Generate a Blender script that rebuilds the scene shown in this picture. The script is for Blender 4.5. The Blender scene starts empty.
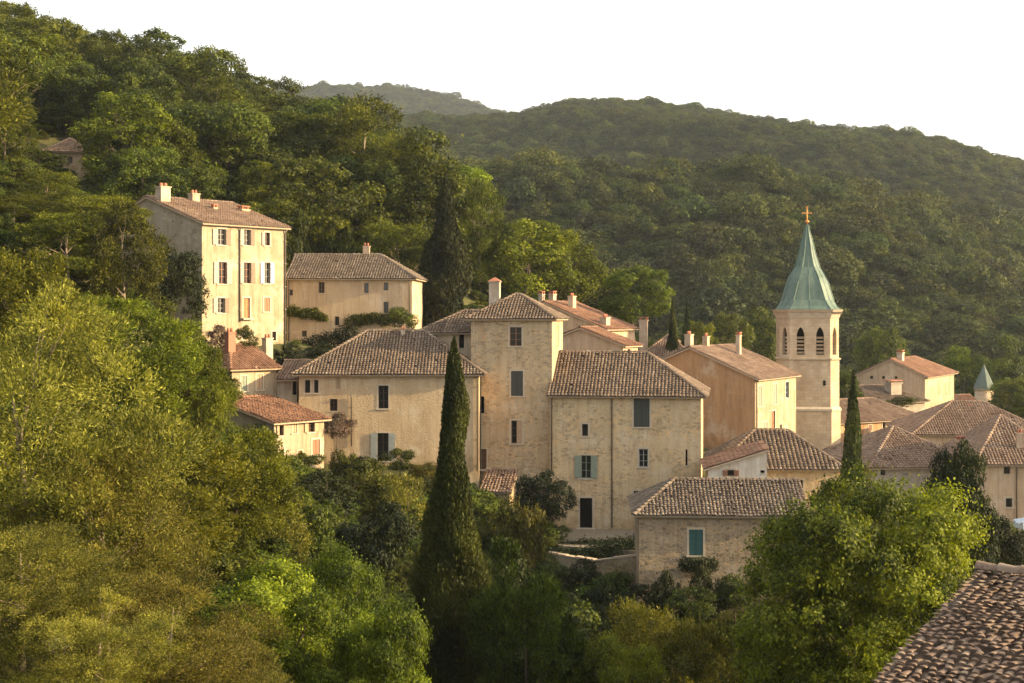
import bpy, math, random
import numpy as np
from mathutils import Vector, Matrix

random.seed(11)
SC = bpy.context.scene
COL = SC.collection
F, HY, CX = 1422.0, 315.0, 512.0          # focal length in pixels, row of the horizon, middle column

# ------------------------------------------------------------------ camera, sky, sun, exposure
cam_d = bpy.data.cameras.new("camera")
cam = bpy.data.objects.new("camera", cam_d)
COL.objects.link(cam)
cam.location = (0, 0, 0)
cam.rotation_euler = (math.radians(90), 0, 0)
cam_d.sensor_width = 36.0
cam_d.lens = F * 36.0 / 1024.0
cam_d.shift_y = -(341.5 - HY) / 1024.0
cam_d.clip_start, cam_d.clip_end = 0.2, 6000
SC.camera = cam

SUN_EL, SUN_AZ = 16.0, -6.0               # elevation; azimuth from +x towards +y, degrees
world = bpy.data.worlds.new("World")
SC.world = world
world.use_nodes = True
wn, wl = world.node_tree.nodes, world.node_tree.links
wn.clear()
sky = wn.new("ShaderNodeTexSky")
sky.sky_type = 'NISHITA'
sky.sun_disc = False
sky.sun_elevation = math.radians(SUN_EL)
sky.sun_rotation = math.radians(90 - SUN_AZ)
sky.air_density, sky.dust_density, sky.ozone_density = 1.0, 4.0, 1.0
bg = wn.new("ShaderNodeBackground")
bg.inputs[1].default_value = 0.15
wo = wn.new("ShaderNodeOutputWorld")
# a thin bright veil of evening haze and cloud over the sky, strongest near the horizon
tcw = wn.new("ShaderNodeTexCoord"); sxyz = wn.new("ShaderNodeSeparateXYZ"); wl.new(tcw.outputs["Generated"], sxyz.inputs[0])
vr = wn.new("ShaderNodeValToRGB")
for q, (p_, v_) in zip([vr.color_ramp.elements[0], vr.color_ramp.elements[1], vr.color_ramp.elements.new(0.3), vr.color_ramp.elements.new(0.6)],
                       ((0.0, 0.92), (1.0, 0.12), (0.3, 0.46), (0.6, 0.16))):
    q.position = p_; q.color = (v_, v_, v_, 1)
wl.new(sxyz.outputs[2], vr.inputs[0])
veil = wn.new("ShaderNodeMix"); veil.data_type = 'RGBA'
wl.new(vr.outputs[0], veil.inputs[0]); wl.new(sky.outputs[0], veil.inputs[6])
veil.inputs[7].default_value = (5.4, 5.15, 4.65, 1)
wl.new(veil.outputs[2], bg.inputs[0])
wl.new(bg.outputs[0], wo.inputs[0])

sun_d = bpy.data.lights.new("sun", 'SUN')
sun = bpy.data.objects.new("sun", sun_d)
COL.objects.link(sun)
sun_d.energy = 5.0
sun_d.angle = math.radians(0.55)
sun_d.color = (1.0, 0.76, 0.43)
to_sun = Vector((math.cos(math.radians(SUN_EL)) * math.cos(math.radians(SUN_AZ)),
                 math.cos(math.radians(SUN_EL)) * math.sin(math.radians(SUN_AZ)), math.sin(math.radians(SUN_EL))))
sun.rotation_euler = (-to_sun).to_track_quat('-Z', 'Y').to_euler()

SC.view_settings.view_transform = 'Standard'
SC.view_settings.look = 'None'
SC.view_settings.exposure = 1.42
SC.view_settings.gamma = 1.0
SC.view_settings.use_curve_mapping = False
SC.cycles.max_bounces = 6
SC.cycles.diffuse_bounces = 3
SC.cycles.transmission_bounces = 4
SC.cycles.transparent_max_bounces = 4
SC.cycles.volume_bounces = 0
SC.cycles.use_denoising = True
SC.cycles.use_adaptive_sampling = True
SC.cycles.adaptive_threshold = 0.01

# ------------------------------------------------------------------ helpers
def at(px, py, D):
    return Vector(((px - CX) / F * D, D, (HY - py) / F * D))

def link(name, me, parent=None, mat=None):
    o = bpy.data.objects.new(name, me)
    COL.objects.link(o)
    if parent is not None:
        o.parent = parent
    for m in (mat if isinstance(mat, (list, tuple)) else [mat] if mat else []):
        me.materials.append(m)
    return o

def tag(o, label=None, cat=None, group=None, kind=None):
    for k, v in (("label", label), ("category", cat), ("group", group), ("kind", kind)):
        if v:
            o[k] = v
    return o

def empty(name, loc, rz=0.0):
    o = bpy.data.objects.new(name, None)
    o.empty_display_size = 0.5
    COL.objects.link(o)
    o.location = loc
    o.rotation_euler = (0, 0, rz)
    return o

class MB:
    """collects faces, then links them as one mesh object"""
    def __init__(self):
        self.v, self.f, self.m, self.t, self.s = [], [], [], [], []
    def face(self, pts, m=0, t=0.5, s=False):
        n = len(self.v)
        self.v += [tuple(p) for p in pts]
        self.f.append(tuple(range(n, n + len(pts))))
        self.m.append(m); self.t.append(t); self.s.append(s)
    def mesh(self, vs, fs, m=0, t=0.5, s=False):
        n = len(self.v)
        self.v += [tuple(p) for p in vs]
        for f in fs:
            self.f.append(tuple(n + i for i in f))
            self.m.append(m); self.t.append(t); self.s.append(s)
    def box8(self, p, m=0, t=0.5):
        self.mesh(p, [(0, 3, 2, 1), (4, 5, 6, 7), (0, 1, 5, 4), (1, 2, 6, 5), (2, 3, 7, 6), (3, 0, 4, 7)], m, t)
    def box(self, x0, x1, y0, y1, z0, z1, m=0, t=0.5):
        self.box8([(x0, y0, z0), (x1, y0, z0), (x1, y1, z0), (x0, y1, z0), (x0, y0, z1), (x1, y0, z1), (x1, y1, z1), (x0, y1, z1)], m, t)
    def tube(self, pts, rad, n=6, m=0, t=0.5, cap=True):
        rings = []
        for i, p in enumerate(pts):
            p = Vector(p)
            d = (Vector(pts[min(i + 1, len(pts) - 1)]) - Vector(pts[max(i - 1, 0)])).normalized()
            a = d.orthogonal().normalized() if abs(d.z) < 0.9 else Vector((1, 0, 0)).cross(d).normalized()
            b = d.cross(a)
            rings.append([p + (a * math.cos(k * 2 * math.pi / n) + b * math.sin(k * 2 * math.pi / n)) * rad[i] for k in range(n)])
        vs = [q for r in rings for q in r]
        fs = [(i * n + k, i * n + (k + 1) % n, (i + 1) * n + (k + 1) % n, (i + 1) * n + k) for i in range(len(rings) - 1) for k in range(n)]
        if cap:
            fs += [tuple(range(n - 1, -1, -1)), tuple((len(rings) - 1) * n + k for k in range(n))]
        self.mesh(vs, fs, m, t, True)
    def build(self, name, mat, parent=None, xf=None):
        me = bpy.data.meshes.new(name)
        vs = self.v if xf is None else [tuple(xf @ Vector(p)) for p in self.v]
        me.from_pydata(vs, [], self.f)
        me.polygons.foreach_set("material_index", self.m)
        me.polygons.foreach_set("use_smooth", self.s)
        a = me.attributes.new("tint", 'FLOAT', 'FACE')
        a.data.foreach_set("value", self.t)
        me.update()
        return link(name, me, parent, mat)

def np_quads(name, V, tint, mat):
    """V: (n,4,3) quads -> mesh"""
    n = len(V)
    me = bpy.data.meshes.new(name)
    me.vertices.add(n * 4)
    me.vertices.foreach_set("co", np.ascontiguousarray(V, dtype=np.float32).ravel())
    me.loops.add(n * 4)
    me.loops.foreach_set("vertex_index", np.arange(n * 4, dtype=np.int32))
    me.polygons.add(n)
    me.polygons.foreach_set("loop_start", np.arange(0, n * 4, 4, dtype=np.int32))
    a = me.attributes.new("tint", 'FLOAT', 'FACE')
    a.data.foreach_set("value", tint.astype(np.float32))
    me.update(calc_edges=True)
    me.materials.append(mat)
    return me

# ------------------------------------------------------------------ materials
def new_mat(name):
    m = bpy.data.materials.new(name)
    m.use_nodes = True
    nt = m.node_tree
    nt.nodes.clear()
    out = nt.nodes.new("ShaderNodeOutputMaterial")
    return m, nt, out

class G:
    """small node-graph helper"""
    def __init__(self, nt):
        self.nt = nt
    def n(self, t, **k):
        x = self.nt.nodes.new(t)
        for a, b in k.items():
            setattr(x, a, b)
        return x
    def set(self, sock, v):
        if hasattr(v, "is_linked"):
            self.nt.links.new(v, sock)
        else:
            sock.default_value = v
    def mix(self, f, a, b, mode='MIX'):
        x = self.n("ShaderNodeMix", data_type='RGBA', blend_type=mode)
        self.set(x.inputs[0], f); self.set(x.inputs[6], a); self.set(x.inputs[7], b)
        return x.outputs[2]
    def math(self, op, a, b=0.0, clamp=False):
        x = self.n("ShaderNodeMath", operation=op, use_clamp=clamp)
        self.set(x.inputs[0], a); self.set(x.inputs[1], b)
        return x.outputs[0]
    def noise(self, vec, scale, detail=3, rough=0.55):
        x = self.n("ShaderNodeTexNoise")
        self.set(x.inputs["Vector"], vec)
        x.inputs["Scale"].default_value = scale; x.inputs["Detail"].default_value = detail; x.inputs["Roughness"].default_value = rough
        return x
    def ramp(self, f, stops):
        x = self.n("ShaderNodeValToRGB")
        e = x.color_ramp.elements
        while len(e) < len(stops):
            e.new(0.5)
        for q, (p, c) in zip(e, stops):
            q.position = p
            q.color = c if len(c) == 4 else (*c, 1)
        self.set(x.inputs[0], f)
        return x.outputs[0]
    def obj(self, squash=None):
        tc = self.n("ShaderNodeTexCoord")
        if squash is None:
            return tc.outputs["Object"]
        mp = self.n("ShaderNodeMapping")
        mp.inputs["Scale"].default_value = squash
        self.nt.links.new(tc.outputs["Object"], mp.inputs[0])
        return mp.outputs[0]
    def bump(self, h, strength=0.5, dist=0.05):
        x = self.n("ShaderNodeBump")
        x.inputs["Strength"].default_value = strength; x.inputs["Distance"].default_value = dist
        self.set(x.inputs["Height"], h)
        return x.outputs[0]

def c4(c, k=1.0):
    return (c[0] * k, c[1] * k, c[2] * k, 1)

def principled(g, out, col, rough=0.85, normal=None, spec=0.25, metal=0.0):
    p = g.n("ShaderNodeBsdfPrincipled")
    g.set(p.inputs["Base Color"], col)
    g.set(p.inputs["Roughness"], rough)
    p.inputs["Specular IOR Level"].default_value = spec
    p.inputs["Metallic"].default_value = metal
    if normal is not None:
        g.set(p.inputs["Normal"], normal)
    g.nt.links.new(p.outputs[0], out.inputs[0])
    return p

def plain(name, col, rough=0.7, metal=0.0, var=0.25, scale=3.0, spec=0.3):
    m, nt, out = new_mat(name)
    g = G(nt)
    nz = g.noise(g.obj(), scale, 4)
    c = g.mix(g.math('MULTIPLY', nz.outputs[0], 1.0), c4(col, 1 - var), c4(col, 1 + var))
    principled(g, out, c, rough, None, spec, metal)
    return m

def weather(g, co, col):
    """damp stains creeping up from the foot of a wall, pale worn patches, dark runs"""
    sp = g.n("ShaderNodeSeparateXYZ"); g.nt.links.new(co, sp.inputs[0])
    n = g.noise(co, 0.9, 6, 0.7)
    foot = g.math('SUBTRACT', g.math('MULTIPLY', n.outputs[0], 4.2), g.math('MULTIPLY', sp.outputs[2], 0.9))
    f = g.math('MULTIPLY', g.math('SUBTRACT', foot, 0.9, True), 0.55, True)
    col = g.mix(f, col, (0.60, 0.57, 0.47, 1), 'MULTIPLY')
    p = g.noise(co, 0.38, 6, 0.72)
    col = g.mix(g.ramp(p.outputs[0], [(0.52, (0, 0, 0)), (0.66, (0.5, 0.5, 0.5))]), col, (0.60, 0.51, 0.38, 1))
    run = g.noise(g.obj((2.6, 2.6, 0.12)), 1.0, 5, 0.75)
    return g.mix(g.ramp(run.outputs[0], [(0.32, (0.55, 0.55, 0.55)), (0.47, (0, 0, 0))]), col, (0.55, 0.48, 0.40, 1), 'MULTIPLY')

def wall_stone(name, base, mortar, sc=3.2, var=0.35, plaster=0.0, pl_col=None):
    """rubble masonry with lime mortar, in places hidden by worn plaster"""
    m, nt, out = new_mat(name)
    g = G(nt)
    co = g.obj()
    warp = g.noise(co, 2.3, 2)
    wv = g.n("ShaderNodeVectorMath", operation='MULTIPLY_ADD')
    nt.links.new(warp.outputs[1], wv.inputs[0]); wv.inputs[1].default_value = (0.35, 0.35, 0.22)
    mp = g.n("ShaderNodeMapping"); mp.inputs["Scale"].default_value = (1, 1, 1.75)
    nt.links.new(co, mp.inputs[0]); nt.links.new(mp.outputs[0], wv.inputs[2])
    vo = g.n("ShaderNodeTexVoronoi", feature='F1'); vo.inputs["Scale"].default_value = sc
    nt.links.new(wv.outputs[0], vo.inputs["Vector"])
    ve = g.n("ShaderNodeTexVoronoi", feature='DISTANCE_TO_EDGE'); ve.inputs["Scale"].default_value = sc
    nt.links.new(wv.outputs[0], ve.inputs["Vector"])
    sep = g.n("ShaderNodeSeparateColor"); nt.links.new(vo.outputs["Color"], sep.inputs[0])
    stone = g.ramp(sep.outputs[0], [(0.0, c4(base, 1 - var)), (0.35, c4(base, 0.9)), (0.7, c4(base, 1.12)), (1.0, c4((base[0] * 1.1, base[1] * 0.98, base[2] * 0.8), 1 + var * 0.6))])
    edge = g.ramp(ve.outputs["Distance"], [(0.02, (1, 1, 1)), (0.10, (0, 0, 0))])
    col = g.mix(edge, stone, c4(mortar))
    if plaster > 0:
        pn = g.noise(co, 0.55, 5, 0.62)
        pm = g.ramp(pn.outputs[0], [(0.62 - plaster * 0.35, (0, 0, 0)), (0.70 - plaster * 0.35, (1, 1, 1))])
        fine = g.noise(co, 5.0, 4)
        pc = g.mix(fine.outputs[0], c4(pl_col, 0.82), c4(pl_col, 1.14))
        col = g.mix(pm, col, pc)
    st = g.noise(g.obj((1, 1, 0.35)), 0.8, 5, 0.65)
    col = g.mix(g.ramp(st.outputs[0], [(0.35, (0.5, 0.5, 0.5)), (0.62, (0, 0, 0))]), col, (0.62, 0.56, 0.48, 1), 'MULTIPLY')
    col = weather(g, co, col)
    h = g.math('ADD', g.math('MULTIPLY', edge, -0.6), g.math('MULTIPLY', g.noise(co, 9, 4).outputs[0], 0.7))
    principled(g, out, col, 0.92, g.bump(h, 0.55, 0.05), 0.15)
    return m

def wall_plaster(name, base, worn, amount=0.35, var=0.14):
    m, nt, out = new_mat(name)
    g = G(nt)
    co = g.obj()
    a = g.noise(co, 0.7, 6, 0.65)
    b = g.noise(co, 6.0, 5, 0.6)
    col = g.mix(b.outputs[0], c4(base, 1 - var), c4(base, 1 + var))
    col = g.mix(g.ramp(a.outputs[0], [(0.60 - 0.3 * amount, (0, 0, 0)), (0.74 - 0.3 * amount, (0.75, 0.75, 0.75))]), col, c4(worn))
    st = g.noise(g.obj((1.6, 1.6, 0.18)), 1.1, 5, 0.7)
    col = g.mix(g.ramp(st.outputs[0], [(0.36, (0.6, 0.6, 0.6)), (0.58, (0, 0, 0))]), col, (0.66, 0.6, 0.52, 1), 'MULTIPLY')
    col = weather(g, co, col)
    h = g.math('ADD', b.outputs[0], g.math('MULTIPLY', a.outputs[0], 0.8))
    principled(g, out, col, 0.9, g.bump(h, 0.45, 0.04), 0.15)
    return m

def tile_mat(name, cols, lichen=0.35):
    m, nt, out = new_mat(name)
    g = G(nt)
    at_ = g.n("ShaderNodeAttribute", attribute_name="tint")
    co = g.obj()
    col = g.ramp(at_.outputs["Fac"], [(i / (len(cols) - 1), c4(c)) for i, c in enumerate(cols)])
    big = g.noise(co, 0.45, 5, 0.65)
    col = g.mix(g.ramp(big.outputs[0], [(0.4, (0.7, 0.7, 0.7)), (0.62, (0, 0, 0))]), col, (0.62, 0.58, 0.55, 1), 'MULTIPLY')
    sm = g.noise(co, 7.0, 4, 0.7)
    col = g.mix(g.math('MULTIPLY', g.ramp(sm.outputs[0], [(0.55, (0, 0, 0)), (0.72, (1, 1, 1))]), lichen), col, (0.30, 0.27, 0.20, 1))
    principled(g, out, col, 0.9, g.bump(sm.outputs[0], 0.4, 0.02), 0.2)
    return m

def leaf_mat(name, dark, light, transl=0.4, hue=0.02, val=0.25):
    m, nt, out = new_mat(name)
    g = G(nt)
    a = g.n("ShaderNodeAttribute", attribute_name="tint")
    oi = g.n("ShaderNodeObjectInfo")
    col = g.mix(g.math('POWER', a.outputs["Fac"], 1.35), c4(dark), c4(light))
    hs = g.n("ShaderNodeHueSaturation")
    g.set(hs.inputs["Color"], col)
    g.set(hs.inputs["Hue"], g.math('ADD', g.math('MULTIPLY', oi.outputs["Random"], 2 * hue), 0.5 - hue))
    r2 = g.math('FRACT', g.math('MULTIPLY', oi.outputs["Random"], 7.31))
    g.set(hs.inputs["Value"], g.math('ADD', g.math('MULTIPLY', r2, 2 * val), 1 - val))
    d = g.n("ShaderNodeBsdfPrincipled")
    g.set(d.inputs["Base Color"], hs.outputs[0])
    d.inputs["Roughness"].default_value = 0.62
    d.inputs["Specular IOR Level"].default_value = 0.18
    t = g.n("ShaderNodeBsdfTranslucent")
    tc = g.mix(1.0, hs.outputs[0], (1.35, 1.32, 0.5, 1), 'MULTIPLY')
    g.set(t.inputs[0], tc)
    mx = g.n("ShaderNodeMixShader")
    mx.inputs[0].default_value = transl
    nt.links.new(d.outputs[0], mx.inputs[1]); nt.links.new(t.outputs[0], mx.inputs[2])
    nt.links.new(mx.outputs[0], out.inputs[0])
    return m

M = {}
M['stone'] = wall_stone("tan_rubble_stone", (0.44, 0.33, 0.205), (0.48, 0.375, 0.245), 4.0, 0.36, 0.35, (0.49, 0.375, 0.235))
M['stone_plaster'] = wall_stone("stone_under_worn_plaster", (0.51, 0.38, 0.225), (0.55, 0.425, 0.265), 3.6, 0.36, 0.38, (0.58, 0.435, 0.26))
M['brown_stone'] = wall_stone("brown_cottage_stone", (0.33, 0.25, 0.16), (0.37, 0.295, 0.20), 3.6, 0.42, 0.2, (0.36, 0.275, 0.18))
def ashlar(name, base, var=0.12):
    m, nt, out = new_mat(name)
    g = G(nt)
    co = g.obj()
    sp = g.n("ShaderNodeSeparateXYZ"); nt.links.new(co, sp.inputs[0])
    cb = g.n("ShaderNodeCombineXYZ"); g.set(cb.inputs[0], g.math('ADD', sp.outputs[0], sp.outputs[1])); g.set(cb.inputs[1], sp.outputs[2])
    br = g.n("ShaderNodeTexBrick")
    nt.links.new(cb.outputs[0], br.inputs["Vector"])
    br.inputs["Color1"].default_value = c4(base, 1 - var); br.inputs["Color2"].default_value = c4(base, 1 + var)
    br.inputs["Mortar"].default_value = c4(base, 0.80)
    br.inputs["Scale"].default_value = 1.0; br.inputs["Mortar Size"].default_value = 0.016; br.inputs["Bias"].default_value = 0.0
    br.inputs["Brick Width"].default_value = 0.62; br.inputs["Row Height"].default_value = 0.31
    n1 = g.noise(g.obj((1, 1, 0.5)), 0.7, 6, 0.68); n2 = g.noise(co, 6, 5, 0.65)
    col = g.mix(g.ramp(n1.outputs[0], [(0.38, (0.7, 0.7, 0.7)), (0.62, (0, 0, 0))]), br.outputs["Color"], (0.66, 0.58, 0.50, 1), 'MULTIPLY')
    col = g.mix(g.math('MULTIPLY', n2.outputs[0], 0.35), col, c4((base[0] * 0.75, base[1] * 0.7, base[2] * 0.62)))
    principled(g, out, col, 0.92, g.bump(g.math('ADD', n2.outputs[0], g.math('MULTIPLY', br.outputs["Fac"], -0.5)), 0.5, 0.04), 0.15)
    return m
M['church_stone'] = ashlar("pale_church_ashlar", (0.52, 0.41, 0.285))
M['slate'] = plain("grey_green_slate", (0.105, 0.13, 0.105), 0.8)
M['ochre'] = wall_stone("ochre_plaster_over_rubble", (0.42, 0.31, 0.19), (0.46, 0.355, 0.23), 3.6, 0.3, 0.95, (0.52, 0.385, 0.235))
M['warm_plaster'] = wall_stone("warm_beige_plaster_over_rubble", (0.42, 0.31, 0.20), (0.46, 0.35, 0.23), 3.6, 0.28, 0.95, (0.52, 0.385, 0.245))
M['cream'] = wall_plaster("cream_plaster", (0.36, 0.295, 0.20), (0.29, 0.225, 0.145), 0.5, 0.24)
M['cream_pale'] = wall_plaster("pale_cream_plaster", (0.42, 0.345, 0.24), (0.34, 0.265, 0.18), 0.5, 0.22)
M['orange'] = wall_plaster("orange_ochre_plaster", (0.43, 0.255, 0.135), (0.36, 0.22, 0.125), 0.45)
M['pinkish'] = wall_plaster("pinkish_plaster", (0.50, 0.36, 0.24), (0.42, 0.31, 0.21), 0.3)
M['white'] = wall_plaster("white_lime_plaster", (0.66, 0.60, 0.50), (0.54, 0.47, 0.38), 0.3)
M['greywall'] = wall_stone("grey_rubble", (0.34, 0.29, 0.23), (0.40, 0.35, 0.28), 2.6, 0.3, 0.5, (0.40, 0.34, 0.27))  # grey rubble stone patched with grey plaster
M['trim'] = plain("pale_limestone_trim", (0.45, 0.37, 0.27), 0.85)
M['cornice'] = plain("eave_cornice_stone", (0.42, 0.32, 0.22), 0.9)
M['tile_old'] = tile_mat("weathered_brown_tiles", [(0.075, 0.056, 0.042), (0.125, 0.09, 0.065), (0.165, 0.116, 0.08), (0.205, 0.147, 0.10), (0.235, 0.195, 0.145)], 0.4)
M['tile_grey'] = tile_mat("grey_brown_lichen_tiles", [(0.08, 0.061, 0.047), (0.125, 0.094, 0.07), (0.16, 0.12, 0.088), (0.19, 0.147, 0.108), (0.235, 0.195, 0.148)], 0.4)
M['tile_red'] = tile_mat("terracotta_tiles", [(0.13, 0.066, 0.042), (0.205, 0.105, 0.063), (0.25, 0.13, 0.078), (0.29, 0.165, 0.10), (0.29, 0.205, 0.14)], 0.2)
M['tile_pink'] = tile_mat("pinkish_brown_tiles", [(0.125, 0.08, 0.056), (0.19, 0.125, 0.087), (0.235, 0.156, 0.108), (0.275, 0.19, 0.13), (0.30, 0.24, 0.18)], 0.3)
M['tile_near'] = tile_mat("rough_tan_tiles", [(0.10, 0.07, 0.05), (0.145, 0.098, 0.07), (0.175, 0.12, 0.086), (0.20, 0.142, 0.102), (0.23, 0.185, 0.14)], 0.45)
M['pane'] = plain("dark_window_glass", (0.018, 0.016, 0.014), 0.12, 0, 0.2, 2.0, 0.5)
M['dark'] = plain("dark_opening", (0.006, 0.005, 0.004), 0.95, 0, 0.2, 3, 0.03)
M['wood'] = plain("brown_window_wood", (0.12, 0.065, 0.035), 0.7)
M['wood_dark'] = plain("dark_brown_wood", (0.055, 0.03, 0.02), 0.7)
M['sh_white'] = plain("off_white_shutter_paint", (0.29, 0.26, 0.22), 0.6)
M['sh_brown'] = plain("reddish_brown_shutter_paint", (0.26, 0.115, 0.06), 0.6)
M['sh_tan'] = plain("faded_tan_shutter_paint", (0.36, 0.25, 0.15), 0.6)
M['sh_taupe'] = plain("taupe_shutter_paint", (0.17, 0.12, 0.08), 0.6)
M['sh_blue'] = plain("pale_blue_shutter_paint", (0.42, 0.47, 0.52), 0.6)
M['sh_slate'] = plain("slate_grey_shutter_paint", (0.045, 0.047, 0.040), 0.6)
M['sh_green'] = plain("grey_green_shutter_paint", (0.20, 0.225, 0.17), 0.6)
M['sh_teal'] = plain("teal_shutter_paint", (0.03, 0.085, 0.08), 0.6)
M['sh_grey'] = plain("light_grey_shutter_paint", (0.25, 0.26, 0.235), 0.6)
M['door_orange'] = plain("orange_brown_door_paint", (0.42, 0.15, 0.055), 0.6)
M['pipe'] = plain("dull_zinc_pipe", (0.15, 0.125, 0.10), 0.5, 0.4)
M['terracotta'] = plain("terracotta_pot", (0.34, 0.13, 0.075), 0.85)
M['chim'] = wall_plaster("chimney_render", (0.46, 0.35, 0.25), (0.36, 0.26, 0.18), 0.4)
M['chim_white'] = wall_plaster("pale_chimney_render", (0.47, 0.39, 0.30), (0.36, 0.28, 0.20), 0.6, 0.25)
M['brick'] = plain("red_brick", (0.31, 0.14, 0.09), 0.9, 0, 0.4, 9)
M['bark'] = plain("grey_brown_bark", (0.10, 0.075, 0.052), 0.95, 0, 0.5, 4)
M['bark_pale'] = plain("pale_bark", (0.20, 0.155, 0.11), 0.95, 0, 0.4, 4)
M['copper'] = None
M['gold'] = plain("gilded_iron", (0.62, 0.27, 0.075), 0.45, 0.5, 0.1)
M['oak'] = leaf_mat("oak_leaves", (0.012, 0.020, 0.003), (0.128, 0.152, 0.014), 0.30)
M['dark_leaf'] = leaf_mat("dark_evergreen_leaves", (0.007, 0.012, 0.003), (0.030, 0.038, 0.006), 0.2)
M['pine'] = leaf_mat("pine_needles", (0.016, 0.022, 0.003), (0.172, 0.185, 0.015), 0.31)
M['gold_pine'] = leaf_mat("golden_pine_needles", (0.022, 0.030, 0.003), (0.200, 0.212, 0.015), 0.33)
M['bright'] = leaf_mat("bright_green_leaves", (0.024, 0.036, 0.003), (0.220, 0.255, 0.016), 0.40)
M['maple'] = leaf_mat("maple_leaves", (0.016, 0.027, 0.003), (0.185, 0.208, 0.012), 0.37)
M['olive'] = leaf_mat("olive_leaves", (0.026, 0.031, 0.005), (0.280, 0.262, 0.042), 0.30)
M['cypress'] = leaf_mat("cypress_foliage", (0.010, 0.016, 0.004), (0.066, 0.076, 0.012), 0.22)
M['golden'] = leaf_mat("yellow_green_leaves", (0.026, 0.030, 0.004), (0.20, 0.18, 0.022), 0.34)
M['shrub'] = leaf_mat("shrub_leaves", (0.014, 0.023, 0.003), (0.125, 0.152, 0.015), 0.31, 0.03, 0.35)
M['flower'] = leaf_mat("dusty_pink_blossom", (0.06, 0.045, 0.035), (0.165, 0.095, 0.085), 0.3)
M['far_leaf'] = leaf_mat("woodland_leaves", (0.013, 0.021, 0.004), (0.096, 0.112, 0.014), 0.26, 0.03, 0.45)

def copper_mat():
    m, nt, out = new_mat("verdigris_copper")
    g = G(nt)
    n1 = g.noise(g.obj((1, 1, 0.3)), 1.4, 5, 0.65)
    n2 = g.noise(g.obj(), 7, 4)
    c = g.ramp(n1.outputs[0], [(0.3, (0.040, 0.068, 0.052)), (0.5, (0.078, 0.132, 0.102)), (0.7, (0.14, 0.185, 0.14))])
    c = g.mix(g.math('MULTIPLY', n2.outputs[0], 0.45), c, (0.13, 0.15, 0.11, 1))
    principled(g, out, c, 0.6, g.bump(n2.outputs[0], 0.2, 0.03), 0.35)
    return m
M['copper'] = copper_mat()

def ground_mat():
    m, nt, out = new_mat("dry_grass_and_earth")
    g = G(nt)
    co = g.obj()
    a = g.noise(co, 0.06, 6, 0.6); b = g.noise(co, 1.3, 5, 0.65)
    c = g.ramp(a.outputs[0], [(0.3, (0.035, 0.045, 0.014)), (0.5, (0.085, 0.085, 0.03)), (0.72, (0.17, 0.145, 0.065))])
    c = g.mix(g.math('MULTIPLY', b.outputs[0], 0.7), c, (0.04, 0.036, 0.018, 1))
    principled(g, out, c, 0.95, g.bump(b.outputs[0], 0.8, 0.15), 0.1)
    return m
M['ground'] = ground_mat()

# ------------------------------------------------------------------ terrain
CTRL = []
def gp(px, py, D):
    p = at(px, py, D); CTRL.append((p.x, p.y, p.z))
def gw(x, y, z):
    CTRL.append((x, y, z))
for t in [(0, 0, -1.9), (0, -30, -1), (-30, -20, -2), (30, -20, -3), (-8, 14, -6.5), (6, 18, -9), (10, 26, -11), (20, 24, -10), (0, 30, -13), (-12, 34, -7.4), (-20, 36, -4),
          (0, 45, -17.5), (-7, 45, -15), (-14, 50, -10.5), (-3, 58, -18), (12, 52, -17.5), (25, 50, -17), (-20, 60, -6), (-19, 70, -7), (-12, 72, -13), (-6, 75, -17), (0, 72, -20), (12, 72, -20.5),
          (28, 75, -18), (40, 70, -16), (-30, 80, -1), (-40, 60, 3), (-60, 60, 8), (-70, 20, 8), (60, 60, -14), (70, 30, -8), (6, 92, -19.5), (13, 90, -19), (-2, 95, -16.5), (-9, 96, -14), (-17, 93, -10.5), (-24, 100, -5.5),
          (1, 106, -16.6), (3, 101, -17.2), (6, 106, -17.3), (10, 107, -17.3), (13, 104, -17.3), (8, 100, -17.6), (5, 97, -18.3), (11, 97, -18.6), (14, 118, -15.5), (-16, 106, -11.5), (-8, 106, -12), (-3, 108, -13.4), (-18, 112, -8), (-8, 118, -9), (-22, 114, -4.5), (-25.7, 117, -2.8), (-19, 125, -2.6),
          (-20, 133, -2.8), (-9, 133, -3.3), (-14, 126, -4), (-28, 105, 0.5), (-37, 110, 7), (-45, 130, 12.5), (-51, 160, 16.3), (-72, 200, 34), (-63, 200, 31), (-54, 200, 30), (-45, 200, 27), (-37, 195, 24),
          (-30, 190, 19), (-20, 180, 13.5), (-11, 170, 8.5), (-5, 165, 3.5), (2, 170, -1), (10, 175, -3), (18, 175, -6), (-30, 150, 6), (-15, 150, 1.5), (-8, 146, -2), (0, 140, -6), (-100, 200, 46), (-120, 130, 36), (-90, 100, 22), (-60, 110, 14),
          (-90, 260, 36), (-40, 260, 12), (-10, 250, -6), (30, 260, -24), (8, 135, -9), (14, 130, -12), (20, 128, -14), (28, 118, -16.5), (34, 110, -18), (40, 112, -17.5), (45, 90, -17), (30, 145, -14.5), (40, 150, -15),
          (55, 185, -15), (62, 205, -16), (90, 210, -20), (30, 190, -13), (60, 260, -24), (120, 260, -24), (80, 120, -16), (120, 100, -10), (140, 180, -16), (18, 160, -11)]:
    gw(*t)
_P = np.array(CTRL, float)
def _tps(r2):
    return 0.5 * r2 * np.log(r2 + 1e-6)
_S = 100.0
_X = _P[:, :2] / _S
_d2 = ((_X[:, None] - _X[None]) ** 2).sum(-1)
_n = len(_X)
_A = np.zeros((_n + 3, _n + 3))
_A[:_n, :_n] = _tps(_d2) + np.eye(_n) * 2e-4
_A[:_n, _n] = 1; _A[:_n, _n + 1:] = _X
_A[_n:, :_n] = _A[:_n, _n:].T
_W = np.linalg.solve(_A, np.concatenate([_P[:, 2], [0, 0, 0]]))

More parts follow.
